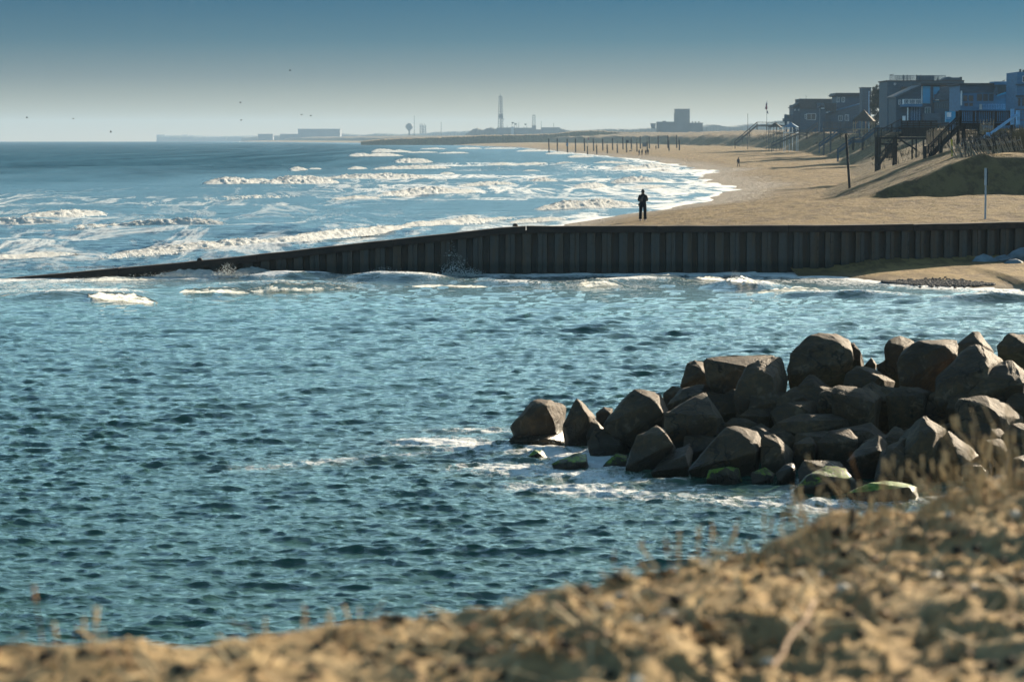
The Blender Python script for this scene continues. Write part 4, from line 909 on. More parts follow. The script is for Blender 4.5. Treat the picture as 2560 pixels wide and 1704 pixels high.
# boarded skirt with a lattice opening under the deck
q0, q1 = P(2404, 330, d), P(2456, 330, d)
for k in range(12):
    x_ = q0.x + (q1.x - q0.x) * k / 12; w_ = (q1.x - q0.x) / 12
    hole = 2 <= k <= 8
    MB().box(x_ + 0.006, x_ + w_ - 0.006, d + 0.12, d + 0.16, z0 - (0.55 if hole else 2.6), z0 - 0.2).build('skirt_board', wd_, dk)
for k in range(9):
    x_ = q0.x + (q1.x - q0.x) * (2 + k * 0.8) / 12; MB().box(x_, x_ + 0.045, d + 0.13, d + 0.16, z0 - 2.4, z0 - 0.5).build('lattice_slat', wd_, dk)
for k in range(6):
    z_ = z0 - 0.75 - 0.3 * k; MB().box(q0.x, q1.x, d + 0.17, d + 0.19, z_, z_ + 0.06).build('lattice_slat', wd_, dk)
sA, sB = P(2402, 316, d), P(2328, 392, d - 3)
stairs(dk, sA, sB, 1.3, wd_)
for yq in (0.0, 1.3): rail(dk, sA + Vector((0, yq, 0.05)), sB + Vector((0, yq, 0.05)), 1.0, wd_, bal=0.22, posts=4, ext=0.5)
sC = P(2312, 392, d - 3); rail(dk, (sC.x, sC.y, sC.z - 0.1), (P(2352, 384, d - 3).x, sC.y, sC.z - 0.1), 1.05, wd_, bal=0.24, posts=2, post_w=0.3, ext=0.6)
gk = empty('picket_rail'); tag(gk, 'pale picket railing behind the dark deck at the right edge', 'railing')
a_, b_ = P(2536, 304, d + 5), P(2640, 304, d + 5); rail(gk, a_, b_, 1.15, M['wood_mid'], bal=0.2, posts=4, ext=2.5)

# sloping blue handrail in front of the deck
br = empty('blue_handrail'); tag(br, 'blue sloping handrail with two stout posts beside the dune grass', 'handrail')
d = 226.0
MB().bar(P(2546, 284, d), P(2474, 336, d - 3), 0.14, 0.20).build('sloping_rail', M['blue_rail'], br)
MB().bar(P(2474, 336, d - 3), P(2452, 350, d - 4), 0.16, 0.34).build('rail_foot', M['blue_rail'], br)
for px, w_ in ((2531, 0.30), (2545, 0.28)): MB().bar(P(px, 312, d), P(px, 272 + (px - 2531) * 0.3, d), w_).build('post', M['blue_rail'], br)
MB().bar(P(2471, 350, d - 3), P(2471, 331, d - 3), 0.36, 0.3).build('post', M['blue_rail'], br)

# middle deck with ramp
d = 305.0
md = empty('beach_access_deck'); tag(md, 'large dark timber beach access with a lower landing and cross braced posts', 'deck')
za = P(2200, 343, d).z; X0, X1 = P(2194, 343, d).x, P(2247, 343, d).x
platform(md, X0, X1, d, d + 2.4, za, wd_)
for yq in (d + 0.05, d + 2.35): rail(md, (X0, yq, za), (X1, yq, za), 1.08, wd_, bal=0.16, posts=2, slat=0.045)
zb_ = P(2300, 334, d).z; X2, X3 = P(2247, 334, d).x, P(2342, 334, d).x
MB().box(X1, X3, d + 0.4, d + 0.5, zb_ - 0.35, zb_).build('rim_joist', wd_, md); MB().box(X1, P(2322, 340, d).x, d + 0.2, d + 0.3, za - 0.28, za).build('rim_joist', wd_, md)
rA, rB = P(2232, 330, d + 0.6), P(2256, 312, d + 0.6); top0, top1 = P(2254, 318, d + 1), P(2342, 318, d + 1)
rail(md, (top0.x, top0.y, top0.z), (top1.x, top1.y, top1.z), 0.75, wd_, bal=0.15, posts=7, horiz=3, slat=0.06)
rail(md, P(2204, 343, d + 1), top0 + Vector((0, 0, 0.05)), 0.95, wd_, bal=0.2, posts=3)
platform(md, top0.x, top1.x, d + 1, d + 3.4, top0.z - 0.05, wd_)
MB().box(top0.x, top1.x, d + 1.05, d + 1.12, zb_, top0.z - 0.1).build('side_board', wd_, md)
for px in (2197, 2203, 2240, 2246, 2284, 2292, 2310, 2322, 2334): leg(md, P(px, 343, d).x, d + 0.3 + (px % 3) * 0.7, za, wd_, 0.24 if px < 2250 else 0.16)
for px in (2190, 2199): leg(md, P(px, 343, d - 0.6).x, d - 0.6, P(px, 342, d).z, wd_, 0.22)
MB().bar(P(2252, 350, d + 0.2), P(2290, 374, d + 0.2), 0.14, 0.2).build('cross_brace', wd_, md)
MB().bar(P(2200, 360, d + 0.2), P(2246, 361, d + 0.2), 0.12, 0.26).build('cross_beam', wd_, md)
sA, sB = P(2240, 358, d - 0.4), P(2196, 414, d - 3)
stairs(md, sA, sB, 1.3, wd_); rail(md, sA, sB, 1.0, wd_, bal=0.25, posts=3, ext=0.5)
rail(md, P(2190, 355, d - 0.6), P(2250, 355, d - 0.6), 0.55, wd_, bal=0.2, posts=3)
for k in range(8):
    x_ = P(2212 + k * 3.6, 372, d - 0.2).x; MB().box(x_, x_ + 0.14, d - 0.2, d - 0.16, P(0, 396, d).z, P(0, 362, d).z).build('skirt_board', M['cloth_brown'], md)

# picket walkway between the decks
pw = empty('picket_walkway'); tag(pw, 'narrow picket railed walkway between the two dark decks', 'walkway')
rail(pw, P(2342, 330, 300), P(2400, 331, 296), 1.0, M['wood'], bal=0.22, posts=3, ext=1.5)

# sand fences
def sand_fence(label, a, b, h, lean, spacing, mat, dark, jit, seed, curve=0.0):
    f = empty('sand_fence'); tag(f, label, 'fence', 'sand fences on the dune'); rnd = random.Random(seed)
    n = int((b - a).length / spacing); tops = []
    for k in range(n + 1):
        t_ = k / n; p = a.lerp(b, t_); p.y += curve * math.sin(math.pi * t_); p.z = max(tz(p.x, p.y), p.z) - 0.12
        hh = h * rnd.uniform(0.75, 1.08); l = lean + rnd.gauss(0, jit); q = p + Vector((l * hh, rnd.gauss(0, 0.06), hh))
        MB().bar(p, q, 0.05, 0.05).build('slat', dark if rnd.random() < 0.25 else mat, f); tops.append((p, q))
    for fr in (0.3, 0.75):
        mb = MB()
        for (p, q), (p2, q2) in zip(tops[:-1], tops[1:]): mb.bar(p.lerp(q, fr), p2.lerp(q2, fr), 0.012)
        mb.build('wire', M['galv'], f)
    return f
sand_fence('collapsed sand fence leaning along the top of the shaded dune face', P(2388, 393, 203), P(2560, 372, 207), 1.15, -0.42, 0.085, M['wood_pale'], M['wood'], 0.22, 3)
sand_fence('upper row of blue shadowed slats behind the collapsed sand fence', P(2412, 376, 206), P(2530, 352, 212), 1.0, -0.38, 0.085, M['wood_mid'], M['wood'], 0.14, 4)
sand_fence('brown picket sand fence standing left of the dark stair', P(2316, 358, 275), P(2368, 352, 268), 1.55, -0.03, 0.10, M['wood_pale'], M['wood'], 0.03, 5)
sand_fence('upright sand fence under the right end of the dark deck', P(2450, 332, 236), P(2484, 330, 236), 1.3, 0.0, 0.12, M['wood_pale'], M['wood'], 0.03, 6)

# posts and poles
def on_ground(px, py): return hit(px, py)
q = on_ground(2125.5, 470); top = P(2115, 334, q.y)
pl = MB().tube(q - Vector((0, 0, 0.6)), top, 0.12, 0.10, 12).build('timber_pole', M['pile_wood'], None, True); tag(pl, 'tall dark slightly leaning pole alone on the open sand', 'pole')
q = Vector((P(2463, 550, 137).x, 137, 0)); q.z = tz(q.x, q.y)
sg = empty('sign_post', q); tag(sg, 'grey metal post carrying a narrow sign seen edge on, behind the steel wall', 'sign')
zt = P(2463, 420, 137).z - q.z
MB().box(-0.045, 0.045, -0.03, 0.03, -0.5, zt * 0.80).build('post', M['galv'], sg); MB().box(-0.10, 0.02, -0.16, -0.12, zt * 0.66, zt).build('sign_board', M['galv'], sg); MB().box(0.03, 0.09, -0.10, 0.22, zt * 0.66, zt * 0.99).build('sign_panel', M['roof'], sg)
q = on_ground(2382, 391); yp = MB().bar(q - Vector((0.05, 0, 0.4)), q + Vector((-0.12, 0, 1.45)), 0.15).build('yellow_post', M['yellow']); tag(yp, 'yellow painted post at the left end of the sand fence', 'post')
q = G(2556, 478, 2.2); lg = MB()
for k in range(5): lg.tube(q + Vector((k * 0.25 - 0.2, 0, 0.05 + 0.06 * math.sin(k))), q + Vector((k * 0.25 + 0.05, 0, 0.05 + 0.06 * math.sin(k + 1))), 0.11, 0.10, 8)
lg = lg.build('driftwood_log', M['pile_wood'], None, True); tag(lg, 'black driftwood log at the foot of the shaded dune, right edge', 'log')

# ------------------------------------------------------------------ pilings of the old pier far along the beach
pil = [(1372, 347.6, 380, ''), (1393, 346.6, 379, ''), (1418, 348, 381, 'box'), (1438.5, 347.5, 381, ''), (1461, 347, 378, ''), (1483.5, 346.5, 376, ''), (1506.5, 347.5, 374, ''), (1531, 346.5, 371, ''),
       (1557, 345, 367, ''), (1578, 344.5, 362, 'tag'), (1600.5, 341.5, 362, ''), (1623, 343, 362, ''), (1645.5, 340, 360, ''), (1669.5, 340, 357, ''), (1691.5, 338.5, 352, ''),
       (1468.5, 366, 385, 'flag'), (1491.5, 364.5, 386, 'thin'), (1517.8, 363, 384, 'thin'), (1543, 362, 381, 'thin'), (1566, 359, 379, 'sign'), (1592, 357, 377, 'thin'), (1618, 355, 371, 'thin'), (1672, 352, 364, 'thin'), (1698, 351, 363, '')]
names = {'': 'piling', 'box': 'piling', 'tag': 'piling', 'flag': 'piling', 'thin': 'piling', 'sign': 'piling'}
ordw = ['first', 'second', 'third', 'fourth', 'fifth', 'sixth', 'seventh', 'eighth', 'ninth', 'tenth', 'eleventh', 'twelfth', 'thirteenth', 'fourteenth', 'fifteenth']
for i, (px, yt, yb, k) in enumerate(pil):
    d = 1180.0 if i < 15 else 1020.0
    t_ = P(px, yt, d); b_ = P(px + 0.8, yb, d); gz = min(b_.z, tz(b_.x, d)) - 0.8; b_.z = gz
    r = 0.30 if i < 15 else 0.26
    e = empty('piling', (t_.x, d, 0)); e.location = (0, 0, 0)
    MB().tube(b_, t_, r * 1.1, r * 0.95, 10).build('shaft', M['pile_wood'], e, True)
    MB().lathe(t_, [(r * 0.95, 0), (r * 0.9, 0.12), (0.02, 0.22)], 10).build('cap', M['pile_wood'], e)
    row = 'tall far row' if i < 15 else 'shorter front row'; num = ordw[i] if i < 15 else ordw[i - 15]
    lab = f'{num} dark piling from the left in the {row}'
    if k == 'box': c_ = P(px, 361, d); MB().box(c_.x - 0.45, c_.x + 0.45, d - 0.6, d + 0.1, c_.z - 0.9, c_.z + 0.7).build('box', M['roof_blue'], e); lab += ', a box fixed to it'
    if k == 'thin': MB().tube(t_, t_ + Vector((0, 0, S(10, d))), 0.08, 0.06, 8).build('marker_rod', M['pile_wood'], e)
    if k == 'sign':
        c_ = P(px + 2, 353.5, d); MB().box(c_.x - S(3.6, d), c_.x + S(3.6, d), d - 0.3, d - 0.2, c_.z - S(3.3, d), c_.z + S(3.3, d)).build('sign_board', M['roof'], e); MB().bar(t_, P(px, 352, d), 0.14).build('sign_post', M['pile_wood'], e); lab += ', with a dark square board'
    if k == 'flag':
        MB().tube(t_, P(px + 1.5, 344, d), 0.10, 0.08, 8).build('flag_pole', M['far_pale'], e)
        c_ = P(px + 2, 346, d); MB().prism([(c_.x - 0.3, c_.z - 0.6), (c_.x + 0.1, c_.z + 0.5), (c_.x + 0.35, c_.z - 0.2), (c_.x + 0.1, c_.z - 0.7)], d - 0.05, d + 0.05).build('flag', M['flag_red'], e); lab += ', with a small flag'
    if k == 'tag': c_ = P(px, 353, d); MB().box(c_.x - 0.35, c_.x + 0.35, d - 0.5, d, c_.z - 0.6, c_.z + 0.5).build('box', M['pile_wood'], e); lab += ', a small box on it'
    tag(e, lab, 'piling', 'pilings of the old pier')
c_ = P(1611, 361, 1080); nb = MB().box(c_.x - 0.9, c_.x + 0.9, 1080, 1080.3, c_.z - 1.0, c_.z + 0.7); nb.bar((c_.x - 0.7, 1080.1, c_.z - 3), (c_.x - 0.7, 1080.1, c_.z), 0.15); nb.bar((c_.x + 0.7, 1080.1, c_.z - 3), (c_.x + 0.7, 1080.1, c_.z), 0.15)
tag(nb.build('notice_board', M['concrete']), 'grey notice board standing among the pilings', 'board')

# ------------------------------------------------------------------ far stairs, boardwalks, shelters on the dunes
wm = M['wood_mid']
def far_stair(label, segs, d, mat, deck=None):
    e = empty('beach_stair'); tag(e, label, 'stair', 'stairs down the far dunes')
    for (x0, y0, x1, y1) in segs:
        a = P(x0, y0 + 9, d); b = P(x1, y1 + 9, d); h = S(9, d)
        if abs(y1 - y0) > 4: stairs(e, b, a, 1.4, mat, 0.3, 0.35)
        else: MB().box(a.x, b.x, d, d + 1.6, a.z - 0.35, a.z).build('landing', mat, e)
        for off in (0, 1.4): rail(e, a + Vector((0, off, 0)), b + Vector((0, off, 0)), h, mat, bal=0.0, posts=max(2, int((b - a).length / 2.2)), horiz=2, post_w=0.14, top=0.09, ext=1.6)
    return e
far_stair('leftmost far stair, climbing right past the flagpole dune', [(1838, 352, 1893, 305), (1893, 305, 1966, 306)], 930, wm)
far_stair('second far stair from the left with a mid landing, below the small blue shelter', [(1930, 357, 1998, 326), (1998, 326, 2018, 325), (2018, 325, 2044, 306)], 780, wm)
far_stair('bluish far stair climbing to the thatched gazebo', [(2049, 358, 2102, 320), (2102, 320, 2150, 319)], 640, M['siding_grey'])
far_stair('nearest of the hazy stairs, with a landing just left of the dark decks', [(2096, 372, 2134, 343), (2134, 343, 2158, 343), (2158, 343, 2198, 312)], 440, M['siding_grey'])
bw = empty('boardwalk'); tag(bw, 'raised boardwalk with board railing on tall posts left of the gazebo', 'boardwalk')
d = 660; a = P(2058, 320, d); b = P(2134, 320, d)
MB().box(a.x, b.x, d, d + 2, a.z - 0.4, a.z).build('deck', wm, bw); rail(bw, a, b, S(15, d), wm, posts=8, horiz=6, post_w=0.16)
for px in (2060, 2077): 
    q = P(px, 320, d); MB().bar((q.x, d + 0.2, tz(q.x, d) - 1.5), (q.x, d + 0.2, q.z), 0.42).build('post', wm, bw)

def gazebo(label, px0, px1, apex, eave, foot, d, roofm, postm, cat='gazebo', nm='gazebo', tiers=False):
    e = empty(nm); tag(e, label, cat); c = P((px0 + px1) / 2, eave, d); r = S((px1 - px0) / 2, d); za = P(0, apex, d).z; zf = P(0, foot, d).z
    n = 6; mb = MB(); vs = [(c.x + r * math.cos(2 * math.pi * k / n + 0.2), c.y + r * math.sin(2 * math.pi * k / n + 0.2), c.z) for k in range(n)]
    mid = [(c.x + (v[0] - c.x) * 0.45, c.y + (v[1] - c.y) * 0.45, c.z + (za - c.z) * 0.52) for v in vs]
    al = vs + mid + [(c.x, c.y, za)]
    mb.add(al, [(k, (k + 1) % n, n + (k + 1) % n, n + k) for k in range(n)] + [(n + k, n + (k + 1) % n, 2 * n) for k in range(n)] + [tuple(range(n - 1, -1, -1))])
    mb.build('roof', roofm, e); MB().tube((c.x, c.y, za - 0.2), (c.x, c.y, za + S(4, d)), 0.12, 0.02, 6).build('finial', roofm, e)
    for k in range(n):
        p = Vector(vs[k]); p = c.lerp(p, 0.86); MB().bar((p.x, p.y, min(zf, tz(p.x, p.y)) - 0.8), (p.x, p.y, c.z), 0.16).build('post', postm, e)
        q = c.lerp(Vector(vs[k]), 0.62); MB().bar((p.x, p.y, c.z - 0.7), (q.x, q.y, c.z - 0.05), 0.10).build('bracket', postm, e)
    MB().lathe((c.x, c.y, zf - 0.2), [(0.01, 0), (r * 0.9, 0), (r * 0.9, 0.2), (0.01, 0.2)], 6).build('floor', postm, e)
gazebo('gazebo with a steep dark pointed roof and pale posts on the dune', 2128, 2191, 274, 303, 322, 600, M['roof_brown'], M['wood_pale'])
gazebo('small brown roofed shelter beside the leftmost far stair', 1918, 1957, 306, 318, 330, 860, M['roof_brown'], wm, 'shelter', 'beach_shelter')
gazebo('small blue roofed shelter with white posts on the dune', 1956, 1999, 306, 318, 331, 840, M['roof_blue'], M['white'], 'shelter', 'beach_shelter')

fp = empty('flagpole'); d = 950; tag(fp, 'thin flagpole with two hanging flags above the far dunes', 'flagpole')
a = P(1916, 318, d); b = P(1917.5, 252, d); a.z = tz(a.x, d) - 0.5
MB().tube(a, b, 0.10, 0.06, 8).build('pole', M['far_dark'], fp)
c_ = P(1917, 262, d); 
for (pts, m_) in (([(0, 0.9), (-0.35, 0.3), (-0.65, -1.5), (-0.1, -1.9), (0.25, -1.5), (0.1, 0.1)], 'flag_red'), ([(0.02, 1.2), (-0.2, 0.5), (-0.3, -0.2), (0.06, -0.3), (0.14, 0.4)], 'flag_blue')):
    o = MB().prism([(c_.x + x, c_.z + z) for x, z in pts], d - 0.10 - (0.06 if m_ == 'flag_blue' else 0), d - 0.02).build('flag', M[m_], fp)
MB().prism([(c_.x - 0.35, c_.z - 0.2), (c_.x - 0.45, c_.z - 1.5), (c_.x - 0.3, c_.z - 1.6), (c_.x - 0.22, c_.z - 0.2)], d - 0.13, d - 0.1).build('stripe', M['flag_white'], fp)
MB().prism([(c_.x + 0.05, c_.z - 2.0), (c_.x + 0.45, c_.z - 2.6), (c_.x + 0.6, c_.z - 3.5), (c_.x + 0.1, c_.z - 3.0)], d - 0.08, d).build('flag', M['flag_blue'], fp)
a = P(1869.5, 318, 1000); b = P(1869.5, 284, 1000); a.z = tz(a.x, 1000) - 0.5
tag(MB().tube(a, b, 0.13, 0.08, 8).build('mast', M['far_dark']), 'bare thin mast left of the flagpole', 'mast')

# ------------------------------------------------------------------ houses behind the dunes
def window(par, px0, px1, py0, py1, d, frame=None, bars=1):
    a = P(px0, py1, d); b = P(px1, py0, d); f = max(0.06, S(0.9, d))
    w = MB(); w.box(a.x, b.x, d - 0.10, d + 0.02, a.z, a.z + f); w.box(a.x, b.x, d - 0.10, d + 0.02, b.z - f, b.z); w.box(a.x, a.x + f, d - 0.10, d + 0.02, a.z + f, b.z - f); w.box(b.x - f, b.x, d - 0.10, d + 0.02, a.z + f, b.z - f)
    for k in range(bars): x_ = a.x + (b.x - a.x) * (k + 1) / (bars + 1); w.box(x_ - f * .3, x_ + f * .3, d - 0.08, d + 0.02, a.z + f, b.z - f)
    o = w.build('window', frame or M['white'], par); MB().box(a.x + f, b.x - f, d - 0.03, d + 0.01, a.z + f, b.z - f).build('pane', M['glass'], o)
def block(par, nm, px0, px1, pt, pb, d, dep, mat):
    a = P(px0, pb, d); b = P(px1, pt, d); return MB().box(a.x, b.x, d, d + dep, min(a.z, b.z), b.z).build(nm, mat, par)
def roofpoly(par, nm, pts, d, dep, mat, off=0.0):
    return MB().prism([(P(x, y, d).x, P(x, y, d).z) for x, y in pts], d - off, d + dep).build(nm, mat, par)

sd, sdd, sg_, rf = M['siding'], M['siding_dark'], M['siding_grey'], M['roof']
h = empty('beach_house'); tag(h, 'leftmost beach house with a long dark roof and glass railed deck', 'house', 'houses behind the dunes'); d = 900
block(h, 'wall', 2000, 2092, 270, 330, d, 14, sdd); roofpoly(h, 'roof', [(2000.5, 247), (2092, 247.5), (2094, 273), (2000, 272)], d, 16, rf, 0.8)
block(h, 'wing_wall', 1982, 2001, 262, 330, d + 0.5, 12, sdd); roofpoly(h, 'wing_roof', [(1979, 269), (2001, 255), (2001, 263), (1984, 270)], d, 13, rf, 0.5)
block(h, 'bay', 2042, 2092, 257, 272, d - 1.5, 3, sdd); window(h, 2012, 2020, 286, 297, d); window(h, 2024, 2032, 286, 297, d); window(h, 1986, 1989, 273, 277, d + 0.5, None, 0); window(h, 1995, 1998, 273, 277, d + 0.5, None, 0); window(h, 2016, 2040, 284, 300, d - 0.2)
block(h, 'deck', 1960, 1984, 296, 304, d - 1, 5, sdd); block(h, 'deck_post', 1961, 1968, 286, 297, d - 1, 0.8, sdd); block(h, 'deck_post', 1977, 1982, 286, 297, d - 1, 0.8, sdd); block(h, 'glass_panel', 1968, 1977, 287, 296, d - 0.8, 0.05, M['glass'])
block(h, 'deck_leg', 1962, 1968, 304, 330, d - 0.5, 0.8, sdd); MB().tube(P(2015, 247, d + 5), P(2015, 238, d + 5), 0.07, 0.04, 6).build('antenna', M['far_dark'], h)

h = empty('beach_house'); tag(h, 'second house from the left with a projecting flat roof and a shed roofed wing', 'house', 'houses behind the dunes'); d = 800
block(h, 'wall', 2091, 2156, 240, 325, d + 4, 12, sdd); roofpoly(h, 'roof', [(2085.5, 239), (2090, 232.5), (2156, 232.5), (2156, 241), (2089, 241)], d + 3, 15, rf)
window(h, 2092, 2099, 243, 256, d + 4); window(h, 2104, 2112, 243, 256, d + 4)
roofpoly(h, 'wing', [(2060, 283), (2156, 259), (2156, 330), (2060, 330)], d, 4, sg_); roofpoly(h, 'wing_roof', [(2058, 283.5), (2156, 257), (2156, 259.5), (2059, 286)], d - 0.5, 5, M['siding'])
roofpoly(h, 'dormer_roof', [(2062, 258), (2091, 258), (2091, 278), (2067, 278)], d - 2, 2, rf); roofpoly(h, 'dormer_roof', [(2044, 269), (2053, 263), (2063, 266), (2062, 270)], d - 3, 3, rf)
block(h, 'dormer_wall', 2050, 2063, 269, 330, d - 2.5, 3, sdd); block(h, 'ledge', 2053, 2061, 270, 272, d - 3.2, 0.6, M['white']); block(h, 'ledge', 2065, 2071, 280.5, 282, d - 2.6, 0.6, M['white'])
window(h, 2112, 2122, 287, 302, d, None, 2); window(h, 2096, 2106, 289, 302, d)
for k in range(16): block(h, 'siding_batten', 2078 + k * 4.6, 2078.7 + k * 4.6, 288 + 0, 325, d - 0.12, 0.1, sd)

h = empty('tower_block'); tag(h, 'plain square stair tower between the second house and the evergreen tree', 'tower'); d = 770
block(h, 'wall', 2154.5, 2178, 219.5, 335, d, 6, sg_); block(h, 'coping', 2154, 2178.6, 218.5, 220, d - 0.2, 6.4, rf); window(h, 2176, 2180, 262, 268, d, None, 0)

h = empty('beach_house'); tag(h, 'tall flat topped house with a railed roof terrace behind the others', 'house', 'houses behind the dunes'); d = 640
block(h, 'wall', 2217, 2410, 202, 330, d, 14, sdd); block(h, 'parapet', 2216, 2411, 201, 203.5, d - 0.3, 14.6, rf)
rail(h, P(2225, 201, d + 0.5), P(2363, 201, d + 0.5), S(12, d), M['siding_grey'], bal=0.32, posts=9, slat=0.09, post_w=0.16); rail(h, P(2225, 201, d + 9), P(2363, 201, d + 9), S(12, d), M['siding_grey'], bal=0.34, posts=9, slat=0.09, post_w=0.16)
block(h, 'rooftop_box', 2296, 2336, 189, 202, d + 4, 4, sdd); roofpoly(h, 'rooftop_gable', [(2350, 202), (2368, 192.5), (2376, 192), (2384, 202)], d + 2, 5, sdd); block(h, 'rooftop_hut', 2378, 2404, 194, 206, d + 2, 5, sdd); block(h, 'chimney', 2401, 2405, 192.5, 206, d + 2, 1.2, rf)
block(h, 'vent', 2343, 2347, 196, 202, d + 2, 0.8, rf); roofpoly(h, 'canopy', [(2253, 221), (2257, 216), (2266, 216), (2270, 221)], d - 1.6, 2, rf); window(h, 2235, 2240, 208, 213, d, None, 0)
for px in (2258, 2268, 2292, 2302): MB().tube(P(px, 202, d + 1), P(px, 187, d + 1), 0.10, 0.10, 6).build('terrace_pole', M['far_dark'], h)

h = empty('beach_house'); tag(h, 'blue shaded house with a gabled end, white balcony and tall blue panels', 'house', 'houses behind the dunes'); d = 520
roofpoly(h, 'wall', [(2240, 243), (2303, 214), (2350, 214), (2350, 330), (2240, 330)], d + 1, 10, sdd); roofpoly(h, 'gable_roof', [(2238, 241), (2304, 211), (2304, 215), (2239, 245)], d, 12, sg_)
block(h, 'trim', 2303.5, 2306, 216, 258, d + 0.7, 0.3, M['white']); block(h, 'blue_panel', 2307, 2326, 215, 259, d + 0.8, 0.3, M['blue_panel']); block(h, 'blue_panel', 2333, 2349, 217, 258, d + 0.8, 0.3, M['blue_panel']); block(h, 'column', 2326, 2333, 215, 262, d + 0.6, 0.6, M['siding_grey'])
block(h, 'flat_roof', 2303, 2410, 208, 213.5, d - 0.2, 12, rf)
block(h, 'balcony', 2255, 2306, 260, 267, d - 2.0, 3, sd); rail(h, P(2256.5, 260, d - 1.9), P(2305, 260, d - 1.9), S(11, d), M['white'], bal=0.28, posts=4, slat=0.06)
block(h, 'balcony_corner', 2256, 2260, 249, 261, d - 2.05, 0.2, M['white'])
block(h, 'column', 2268, 2271, 269, 305, d - 1.7, 0.24, M['white']); block(h, 'porch_rail', 2256, 2264, 290, 303, d - 1.7, 0.12, M['white'])
for k in range(9): block(h, 'screen_slat', 2276 + k * 3.1, 2277.8 + k * 3.1, 268, 306, d + 0.7, 0.15, M['blue_rail'] if k % 2 else sd)
window(h, 2246, 2252, 250, 262, d + 1); window(h, 2312, 2326, 268, 300, d + 1); block(h, 'shed_wall', 2311, 2352, 283, 310, d - 3, 3, sg_)
block(h, 'dormer', 2340, 2384, 236, 252, d - 1.5, 3, sg_); roofpoly(h, 'dormer_roof', [(2336, 250), (2352, 226), (2384, 226), (2386, 250)], d - 2, 4, sg_); block(h, 'gutter', 2339, 2347, 249.5, 251, d - 2.3, 0.2, M['white'])
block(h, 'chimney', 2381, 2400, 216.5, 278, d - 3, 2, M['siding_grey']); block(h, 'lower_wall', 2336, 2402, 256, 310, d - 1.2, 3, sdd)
for k in range(7): window(h, 2338 + k * 6, 2342.5 + k * 6, 258, 272, d - 1.2, sg_, 0)

h = empty('beach_house'); tag(h, 'long blue shaded house with three square windows and a pale balcony, right', 'house', 'houses behind the dunes'); d = 470
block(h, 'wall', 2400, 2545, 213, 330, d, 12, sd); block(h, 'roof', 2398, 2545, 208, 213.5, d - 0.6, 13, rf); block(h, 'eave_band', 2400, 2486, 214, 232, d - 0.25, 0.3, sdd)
block(h, 'post', 2402, 2405.5, 227, 264, d - 0.5, 0.3, M['white'])
for a_, b_ in ((2442, 2455), (2457.5, 2470), (2472, 2484)): window(h, a_, b_, 235, 253, d, M['siding_grey'], 0)
window(h, 2407, 2419, 238, 254, d, sd, 0); window(h, 2421, 2434, 238, 254, d, sd, 0); window(h, 2410, 2421, 257, 266, d, M['siding'], 0); window(h, 2422, 2433, 257, 266, d, M['siding'], 0); window(h, 2514, 2528, 240, 270, d, sd, 1)
roofpoly(h, 'gable', [(2485, 213), (2541, 213), (2541, 222), (2494, 238)], d - 1.5, 2, rf); roofpoly(h, 'gable_trim', [(2492, 238), (2541, 221), (2541, 224), (2494, 241)], d - 1.7, 0.3, M['blue_panel']); roofpoly(h, 'parasol', [(2483, 236), (2489, 217), (2493, 217), (2496, 236)], d - 2.0, 0.5, sg_)
block(h, 'upper_fascia', 2486, 2542, 204, 212, d - 0.8, 5, sd); block(h, 'balcony', 2449, 2514, 273, 277, d - 2, 2, sd); rail(h, P(2450, 273, d - 1.9), P(2512, 273, d - 1.9), S(12, d), M['blue_rail'], bal=0.3, posts=4, slat=0.08); block(h, 'balcony_corner', 2449, 2455, 261, 274, d - 2.05, 0.2, M['far_pale'])

h = empty('beach_house'); tag(h, 'tall narrow blue shaded house cut by the right edge, with chimney pots', 'house', 'houses behind the dunes'); d = 455
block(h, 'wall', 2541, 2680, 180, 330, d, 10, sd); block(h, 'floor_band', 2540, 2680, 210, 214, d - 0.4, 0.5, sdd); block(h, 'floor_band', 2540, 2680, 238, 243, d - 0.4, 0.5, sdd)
for a_ in (2549, 2557): block(h, 'chimney_pot', a_, a_ + 4.5, 173 if a_ < 2555 else 175, 181, d + 2, 0.4, rf)
window(h, 2544, 2552, 244, 266, d, sd, 0); window(h, 2554, 2562, 244, 266, d, sd, 0); window(h, 2556, 2572, 190, 206, d)
d = 430
hb = empty('garden_locker', P(2372, 300, d)); hb.location = (0, 0, 0); tag(hb, 'white and blue box shaped locker left of the dark deck', 'locker')
block(hb, 'door', 2367, 2378, 281, 293, d - 0.1, 0.1, M['white']); block(hb, 'body', 2365, 2394, 279, 305, d, 1.2, M['blue_panel']); block(hb, 'ledge', 2365, 2376, 294, 298, d - 0.3, 0.3, M['blue_rail'])
d = 600
lp = MB().tube(P(2172, 335, d), P(2172.5, 228, d), 0.10, 0.07, 8).build('lamp_pole', M['blue_rail']); tag(lp, 'slim pale blue pole rising in front of the evergreen tree', 'pole')

# ------------------------------------------------------------------ evergreen tree between the houses
def leafy(name, parent, blobs, n, leaf, mat, seed, stretch=1.0):
    rnd = random.Random(seed); mb = MB()
    for (c, r) in blobs:
        for i in range(int(n * r.x * r.z)):
            u_ = Vector((rnd.gauss(0, 1), rnd.gauss(0, 1), rnd.gauss(0, 1))).normalized() * rnd.uniform(0.35, 1.05)
            p = Vector((c.x + u_.x * r.x, c.y + u_.y * r.y, c.z + u_.z * r.z)); a = Vector((rnd.gauss(0, 1), rnd.gauss(0, 1), rnd.gauss(0, 1))).normalized(); b = a.orthogonal().normalized(); l = leaf * rnd.uniform(0.6, 1.4)
            mb.add([p + a * l, p + b * l * 0.5, p - a * l, p - b * l * 0.5], [(0, 1, 2, 3)])
    return mb.build(name, mat, parent)
tr = empty('evergreen_tree'); tag(tr, 'dark evergreen tree with a ragged crown between the houses', 'tree'); d = 690
rnd = random.Random(9); bl = []
